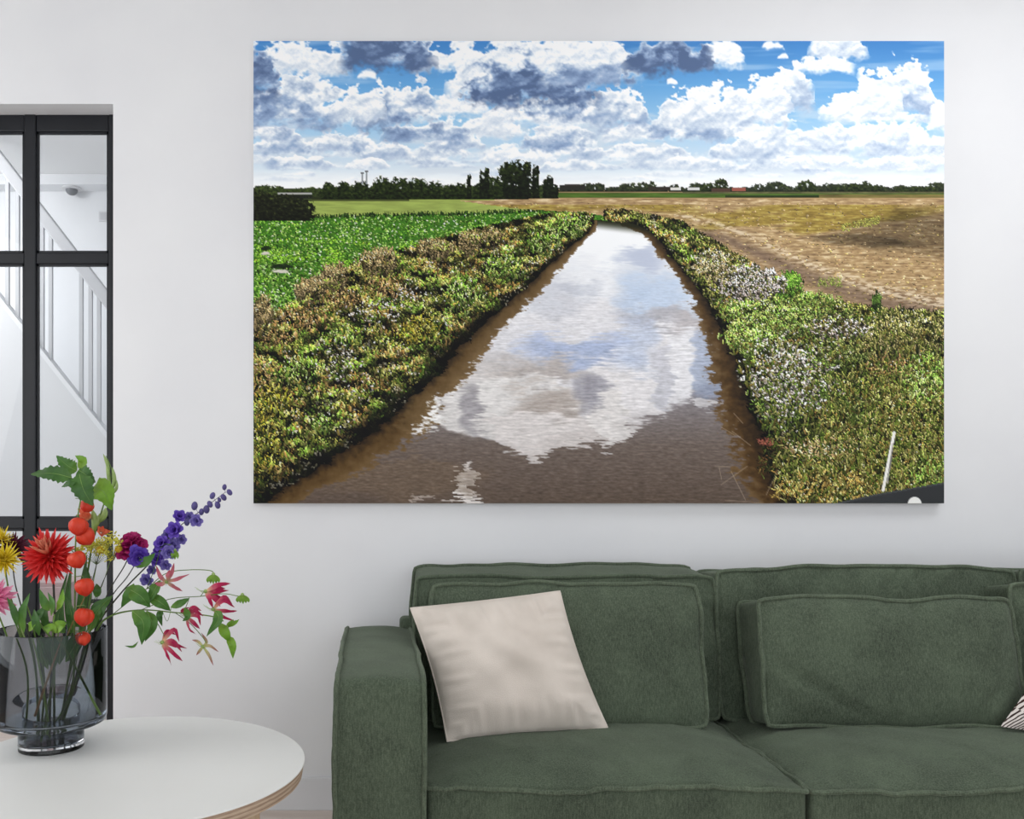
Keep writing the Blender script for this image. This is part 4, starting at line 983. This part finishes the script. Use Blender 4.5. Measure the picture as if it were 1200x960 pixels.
M_must = pmat('mustard_button', (150, 124, 34), (186, 156, 48), 300, .8, .1)
for i, (x, y) in enumerate(((117.5, 644.5), (139, 643.5))):
    bt = flower_thing('button_flower', ('small round mustard button flower next to the red lanterns', 'small round mustard button flower touching the magenta carnation')[i], 'flower', .016 + i * .006, .0)
    p = at(x, y, 2.06); MB().ball(p, 4.8 * 2.06 / F, 8, sc=(1, .8, .95)).build('flower_head', M_must, bt)
    stem(bt, [in_vase(.016 + i * .006), at(94 + i * 6, 770, 2.08), at(104 + i * 10, 700, 2.07), p], .0009, M_stemd)

# magenta carnation and violet blossom
def ruffle(root, c, axis, R, mat, seed, rings=((85, 10, 1., 0), (62, 9, .95, .4), (40, 7, .85, 0), (18, 5, .75, .3))):
    pmx = petal_mesh('petal', mat, .38, .25, .55, .25, shape=(.2, .5, .8, 1, 1.05, .95, .6))
    for v in pmx.vertices: v.co.y += .07 * math.sin(v.co.x * 26 + v.co.z * 7) * v.co.z
    place_petals(root, c, axis, pmx, [(a, n, R * l, o, None) for a, n, l, o in rings], seed, jit=.1)
M_mag = tmat('magenta_petal', [(0, (92, 10, 50)), (.6, (150, 22, 84)), (1, (184, 44, 112))], .55, .2, .15)
M_vio = tmat('violet_petal', [(0, (60, 34, 120)), (.6, (82, 54, 160)), (1, (112, 84, 190))], .55, .2, .15)
ca = flower_thing('carnation', 'ruffled magenta carnation right of the fennel', 'flower', .01, .02)
c = at(154, 644, 2.08); ruffle(ca, c, (-.1, -.8, .45), .034, M_mag, 5); ruffle(ca, c + Vector((0, 0, .012)), (-.1, -.5, .8), .028, M_mag, 15)
MB().lathe([(.003, -.02), (.007, -.012), (.008, 0)], c + Vector((0, 0, -.006)), 10).build('calyx', M_leafd, ca)
stem(ca, [in_vase(.01, .02), at(96, 792, DV), at(122, 706, 2.08), at(146, 663, 2.08), c], .0014, M_stemd)
vb = flower_thing('violet_blossom', 'small violet-blue blossom tucked under the magenta carnation', 'flower', .014, .03)
c = at(163, 653, 2.05); ruffle(vb, c, (.3, -.9, -.1), .022, M_vio, 8)
stem(vb, [in_vase(.014, .03), at(98, 796, DV), at(124, 712, 2.08), at(150, 675, 2.07), c], .0013, M_stemd)

# delphinium
de = flower_thing('delphinium', 'tall leaning delphinium spike with violet-blue blossoms', 'flower', .018, .01)
DD = 2.09
sp = [in_vase(.018, .01), at(90, 810, DD), at(112, 738, DD), at(142, 695, DD), at(180, 655, DD), at(205, 622, DD), at(232, 601, DD), at(264, 577, DD)]
stem(de, sp, [.0026, .0024, .002, .0016, .001, .0006], M_stemd)
M_blu = tmat('delphinium_blue', [(0, (70, 60, 122)), (.5, (96, 84, 160)), (1, (132, 120, 190))], .55, .2, .15)
def rosette(seed, mat):
    b = MB(); rnd = random.Random(seed)
    for ring, (n, tilt, L, wd) in enumerate([(6, 80, 1, .42), (6, 52, .8, .36), (4, 22, .55, .25)]):
        for k in range(n):
            th = 6.283 * (k + .5 * ring) / n + rnd.uniform(-.2, .2); tt = math.radians(tilt + rnd.uniform(-10, 10))
            dr = Vector((math.cos(th) * math.sin(tt), math.sin(th) * math.sin(tt), math.cos(tt)))
            b.ribbon([Vector(), dr * L * .5 + Vector((0, 0, .06)), dr * L], [wd * s for s in (.25, .8, 1.05, .9, .35)], (math.cos(th) * -.4, math.sin(th) * -.4, 1), .2, 2, 0, 0, .2, 3, k)
    ob = b.build('blossom', mat, None, sharp=80); me = ob.data; bpy.data.objects.remove(ob); return me
ros = [rosette(1, M_blu), rosette(2, M_vio)]
for i, (x, y, rr, dd) in enumerate([(190, 637, 10, -.02), (202, 640, 9, .0), (198, 647, 9, -.03), (205, 621, 10.5, -.02), (197, 628, 8, .015), (212, 632, 7, .01), (184, 655, 9, -.01), (194, 662, 7, -.015), (172, 679, 8, -.01), (210, 605, 8, -.005), (230, 610, 8, -.01), (222, 606, 6.5, .01), (187, 645, 8, .01), (178, 668, 6, .01)]):
    ob = bpy.data.objects.new('blossom', ros[i % 3 == 0]); COL.objects.link(ob); ob.parent = de
    p = at(x, y, DD + dd); ob.location = p - wloc(de); s = rr * DD / F * 1.05; ob.scale = (s, s, s)
    ob.rotation_euler = Vector((random.uniform(-.6, .6), -1, random.uniform(-.3, .4))).to_track_quat('Z', 'Y').to_euler()
M_bud = tmat('delphinium_bud', [(0, (70, 64, 110)), (1, (96, 88, 140))], .55, .2)
for i, (x, y, rr) in enumerate([(228, 593, 4.6), (242, 597, 4.4), (246, 591, 3.8), (255, 592, 4), (249, 581, 3.8), (262, 583, 3.8), (269, 577, 3.6), (263, 571, 3.2), (257, 586, 2.6), (236, 600, 3.6), (219, 612, 4)]):
    p = at(x, y, DD - .004); b = MB().ball(p, rr * DD / F, 6, RY(random.uniform(-40, 40)).to_3x3(), (.85, .85, 1.15))
    q = min(catmull(sp, 8), key=lambda s_: (s_ - p).length)
    b.tube([p, q], .0006, 5); b.build('bud', M_bud, de)

# gloriosa vine: trailing stems, drooping flowers, green buds, lance leaves
go = flower_thing('gloriosa_vine', 'trailing gloriosa vine with curled magenta petals hanging over the table', 'flower', .022, 0)
DQ = 2.06
for pts, r_ in [([in_vase(.022), at(92, 806, DV), at(112, 742, 2.07), at(130, 722, DQ), at(165, 715, DQ), at(205, 718, DQ), at(246, 722, DQ), at(262, 728, DQ)], .0016),
                ([at(130, 722, DQ), at(150, 706, DQ), at(172, 690, DQ), at(195, 672, DQ), at(222, 668, DQ), at(247, 669, DQ), at(250, 675, DQ)], .0011),
                ([at(165, 715, DQ), at(200, 702, DQ), at(235, 699, DQ), at(262, 696, DQ), at(280, 699, DQ)], .001),
                ([at(172, 716, DQ), at(184, 730, DQ), at(193, 746, DQ)], .001), ([at(205, 718, DQ), at(222, 730, DQ), at(236, 745, DQ), at(242, 754, DQ)], .001),
                ([at(172, 690, DQ), at(182, 664, DQ), at(190, 640, DQ), at(200, 639, DQ), at(205, 645, DQ)], .0009), ([at(190, 716, DQ), at(196, 728, DQ - .01), at(201, 712, DQ - .01)], .0006),
                ([at(215, 719, DQ), at(220, 706, DQ), at(222, 700, DQ)], .0009), ([at(235, 699, DQ), at(240, 692, DQ)], .0009), ([at(172, 690, DQ), at(185, 688, DQ), at(195, 683, DQ)], .001)]:
    stem(go, pts, r_, M_stem)
M_glo = tmat('gloriosa_petal', [(0, (226, 206, 150)), (.28, (206, 90, 110)), (.5, (176, 22, 76)), (1, (150, 14, 62))], .45, .3, .2)
M_glp = tmat('gloriosa_pale_petal', [(0, (206, 196, 150)), (.4, (196, 110, 120)), (1, (166, 64, 84))], .45, .3, .2)
M_gsp = tmat('spent_petal', [(0, (186, 196, 120)), (.5, (170, 150, 110)), (1, (150, 66, 84))], .5, .3, .1)
def gloriosa(c, tips, mat, w=3.4, seed=0, d=DQ):
    p = at(c[0], c[1], d); hd = MB().ball(p, 2.6 * d / F, 5).build('flower', M_pod, go)
    rnd = random.Random(seed)
    for k, t in enumerate(tips):
        mx, my, tx, ty = t; zz = rnd.uniform(-.02, .012)
        MB().ribbon([p, at(mx, my, d + zz), at(tx, ty, d + zz * .6)], [w * d / F * s for s in (.35, .8, 1, .9, .6, .08)], (rnd.uniform(-.6, .6), -1, rnd.uniform(-.2, .6)), .3, 2, 0, rnd.uniform(-.8, .8), .25, 5, k).build('petal', mat, hd, sharp=80)
    fl_ = MB()
    for k in range(5):
        a = rnd.uniform(1.6, 4.4); L = rnd.uniform(7, 13); q = at(c[0] + math.cos(a) * L, c[1] + math.sin(a + 1.2) * L * .7 + 3, d - .01); fl_.tube(catmull([p, p.lerp(q, .5) + Vector((0, 0, -.003)), q], 3), .00045, 4)
    fl_.build('stamens', M_pod, hd)
gloriosa((195, 682), [(188, 676, 183, 663), (201, 672, 204, 660), (208, 679, 222, 673), (205, 688, 214, 693), (188, 685, 181, 683), (197, 674, 199, 668)], M_glp, 2.6, 1)
gloriosa((241, 693), [(254, 690, 264, 690), (252, 694, 268, 692), (252, 702, 258, 711), (246, 702, 250, 714), (250, 698, 262, 702), (256, 686, 270, 684)], M_glo, 3.2, 2)
gloriosa((250, 714), [(262, 704, 275, 712), (266, 716, 278, 716), (262, 700, 272, 708), (258, 722, 275, 728)], M_glo, 2.6, 3)
gloriosa((219, 722), [(226, 712, 236, 716), (232, 722, 235, 733), (228, 731, 234, 737), (222, 736, 230, 744), (214, 716, 222, 712), (228, 716, 238, 722)], M_glo, 2.5, 4)
gloriosa((190, 753), [(204, 738, 210, 752), (196, 740, 206, 744), (206, 757, 219, 760), (204, 766, 214, 775), (196, 766, 201, 780), (203, 752, 213, 764)], M_glo, 2.7, 5)
gloriosa((238, 758), [(232, 752, 225, 750), (246, 757, 256, 764), (245, 768, 250, 780), (242, 752, 236, 742), (234, 763, 230, 768)], M_gsp, 1.8, 6)
def gbud(x, y, tx, ty, n=5):
    p = at(x, y, DQ); hd = MB().ball(p, 2.2 * DQ / F, 5).build('flower_bud', M_pod, go)
    for k in range(n):
        o = (k - (n - 1) / 2); q = at(tx + o * 3.2, ty - abs(o), DQ + random.uniform(-.008, .008)); m = at((x + tx) / 2 + o * 3, (y + ty) / 2, DQ - .006)
        MB().ribbon([p, m, q], [.0012, .0042, .0036, .0004], (0, -1, .1), .4, 2, n=4).build('sepal', M_leafl, hd, sharp=80)
gbud(250, 673, 250, 685); gbud(284, 697, 285, 708); gbud(205, 645, 205, 656, 3); gbud(266, 735, 277, 727, 3)
for i, (p, w, mt) in enumerate([([(158, 664), (172, 658), (182, 648)], 6, M_leaf), ([(150, 690), (164, 698), (176, 712)], 10, M_leaf), ([(157, 684), (150, 698), (142, 712)], 6, M_leaf), ([(172, 698), (188, 706), (200, 716)], 7, M_leaf),
        ([(155, 716), (168, 730), (166, 756)], 9.5, M_leaf), ([(172, 716), (178, 732), (170, 752)], 7, M_leaf), ([(188, 680), (180, 694), (173, 708)], 6.5, M_leaf), ([(190, 716), (187, 722), (190, 734)], 4, M_leafd), ([(200, 712), (212, 707), (222, 701)], 4.5, M_leaf),
        ([(252, 716), (256, 726), (242, 746)], 6.5, M_leaf), ([(257, 730), (264, 742), (269, 752)], 6, M_leafl), ([(266, 745), (272, 756), (273, 772)], 5, M_leafl), ([(162, 752), (156, 758), (146, 757)], 1.6, M_leaf), ([(216, 712), (220, 722), (214, 728)], 4, M_leaf)]):
    leaf(go, p, w * DQ / F, DQ - .012 + .006 * (i % 4), mt, .3, 0, (.2 * (i % 3 - 1), -1, .3), dd=(0, -.015, 0), wave=.15, seed=i)

# yellow, burgundy and pink heads at the left edge
M_yel = tmat('yellow_petal', [(0, (196, 160, 30)), (.5, (226, 200, 44)), (1, (238, 220, 84))], .55, .2, .15)
ye = flower_thing('pincushion_flower', 'bright yellow spiky pincushion flower at the left edge', 'flower', -.03, -.01)
c = at(5, 657, 2.05); pmy = petal_mesh('petal', M_yel, .055, -.25, .05, .8)
MB().ball(c, .012, 6).build('flower_centre', M_yel, ye)
place_petals(ye, c, (.2, -.9, .5), pmy, [(105, 22, .036, 0, None), (85, 24, .041, .3, None), (65, 22, .042, 0, None), (45, 18, .04, .5, None), (25, 12, .036, 0, None), (8, 6, .034, 0, None)], 12)
stem(ye, [in_vase(-.03, -.01), at(40, 800, 2.07), at(24, 740, 2.05), at(10, 690, 2.05), c], .002, M_stem)
M_bur = tmat('burgundy_petal', [(0, (40, 10, 22)), (1, (92, 26, 52))], .6, .2, .1)
bu = flower_thing('burgundy_flower', 'dark burgundy flower half hidden behind the yellow one', 'flower', -.02, .03)
c = at(14, 643, 2.13); place_petals(bu, c, (.6, -.6, .5), petal_mesh('petal', M_bur, .11, .1, .1, .5), [(95, 14, .04, 0, None), (70, 14, .04, .5, None), (40, 10, .036, 0, None), (15, 6, .03, 0, None)], 14)
stem(bu, [in_vase(-.02, .03), at(46, 790, DV), at(26, 715, 2.12), at(17, 680, 2.13), c], .0016, M_stemd)
M_pnk = tmat('pink_petal', [(0, (206, 60, 120)), (.5, (226, 110, 156)), (1, (238, 168, 192))], .55, .2, .2)
pk = flower_thing('pink_dahlia', 'pink dahlia cut by the left edge above the vase rim', 'flower', -.05, -.04)
c = at(-9, 702, 2.0); place_petals(pk, c, (.5, -.9, .1), petal_mesh('petal', M_pnk, .14, .1, .15, .8), [(105, 13, .046, 0, None), (85, 14, .045, .5, None), (62, 13, .042, 0, None), (40, 10, .036, .3, None), (18, 6, .03, 0, None)], 16)
stem(pk, [in_vase(-.05, -.04), at(30, 800, 2.04), at(8, 745, 2.02), c], .002, M_stem)
cm = flower_thing('coneflower', 'small yellow spiked flower head above the yellow pincushion flower', 'flower', -.04, .02)
c = at(2, 634, 2.12); place_petals(cm, c, (.3, -.5, .8), petal_mesh('petal', M_yel, .07, -.2, .05, .8), [(80, 16, .03, 0, None), (55, 14, .032, .3, None), (25, 9, .03, 0, None)], 18)
stem(cm, [in_vase(-.04, .02), at(38, 790, DV), at(14, 715, 2.12), c], .0016, M_stem)

# foliage round the rim
SP = [
    ('sprig of rounded light green leaves at the middle of the vase rim', -.01, -.04, [(62, 742), (64, 720)], [([(64, 742), (60, 737), (50, 735)], 6.5, M_leafl), ([(64, 742), (70, 733), (78, 730)], 6.5, M_leafl), ([(58, 716), (52, 706), (46, 690)], 5, M_leaf), ([(60, 722), (62, 708), (56, 694)], 4, M_leaf), ([(66, 716), (72, 704), (74, 690)], 4, M_leafl)], 1.985),
    ('sprig of pointed green leaves left of the dahlia stem', -.025, 0, [(40, 740), (30, 705)], [([(28, 742), (27, 718), (35, 695)], 6, M_leaf), ([(40, 735), (46, 720), (58, 708)], 4.5, M_leafd), ([(20, 735), (16, 715), (8, 700)], 4, M_leafd), ([(34, 740), (38, 732), (44, 726)], 5, M_leafl), ([(46, 745), (42, 728), (40, 714)], 5, M_leafd)], 2.0),
    ('broad green leaf sprig at the right of the vase rim', .02, .02, [(100, 745), (112, 716)], [([(108, 738), (116, 715), (132, 698)], 10, M_leafd), ([(104, 742), (112, 720), (124, 706)], 7, M_leaf), ([(112, 700), (114, 692), (113, 684)], 5, M_leafd)], 2.05),
    ('dark leafy sprig packed among the stems in the vase', 0, .02, [(66, 760), (70, 735)], [([(60, 790), (54, 765), (48, 745)], 8, M_leafd), ([(70, 795), (74, 765), (84, 742)], 9, M_leafd), ([(64, 800), (60, 775), (66, 750)], 9, M_leafd), ([(78, 790), (92, 765), (108, 742)], 9, M_leafd), ([(56, 800), (48, 780), (44, 760)], 6, M_leaf), ([(72, 742), (68, 725), (72, 712)], 6, M_leafd), ([(84, 738), (84, 720), (78, 700)], 6, M_leafd), ([(56, 738), (52, 722), (56, 708)], 5, M_leafd)], 2.10),
]
for lb, dx, dy, sp_, lv, d in SP:
    r = flower_thing('leafy_sprig', lb, 'foliage', dx, dy)
    stem(r, [in_vase(dx, dy), at(62 + (sp_[0][0] - 62) * .5, 810, DV)] + [at(x, y, d) for x, y in sp_], .0018)
    for i, (p, w, mt) in enumerate(lv): leaf(r, p, w * d / F, d - .004 * i, mt, .25, 0, (.25 * (i % 3 - 1), -1, .35), dd=(0, -.012, 0), seed=i)
# long bare stems leaning inside the vase
for i, (p, lb, mt, r_) in enumerate([
        ([(118, 838), (84, 778), (52, 738), (40, 722)], 'long green stem slanting across the inside of the vase', M_stem, .0026),
        ([(40, 848), (58, 800), (80, 742), (104, 690)], 'thin tan stem slanting up through the vase to the right', tmat('tan_stem', [(0, (150, 112, 74)), (1, (130, 110, 66))], .6, .2), .0014),
        ([(58, 866), (46, 800), (28, 745), (14, 715)], 'pale green stem leaning to the left rim of the vase', M_pod, .0018)]):
    pts = [at(x, y, 2.03 + .02 * i) for x, y in p]
    t = thing('loose_stem', pts[0], lb, 'stem', FW); stem(t, pts, r_, mt)
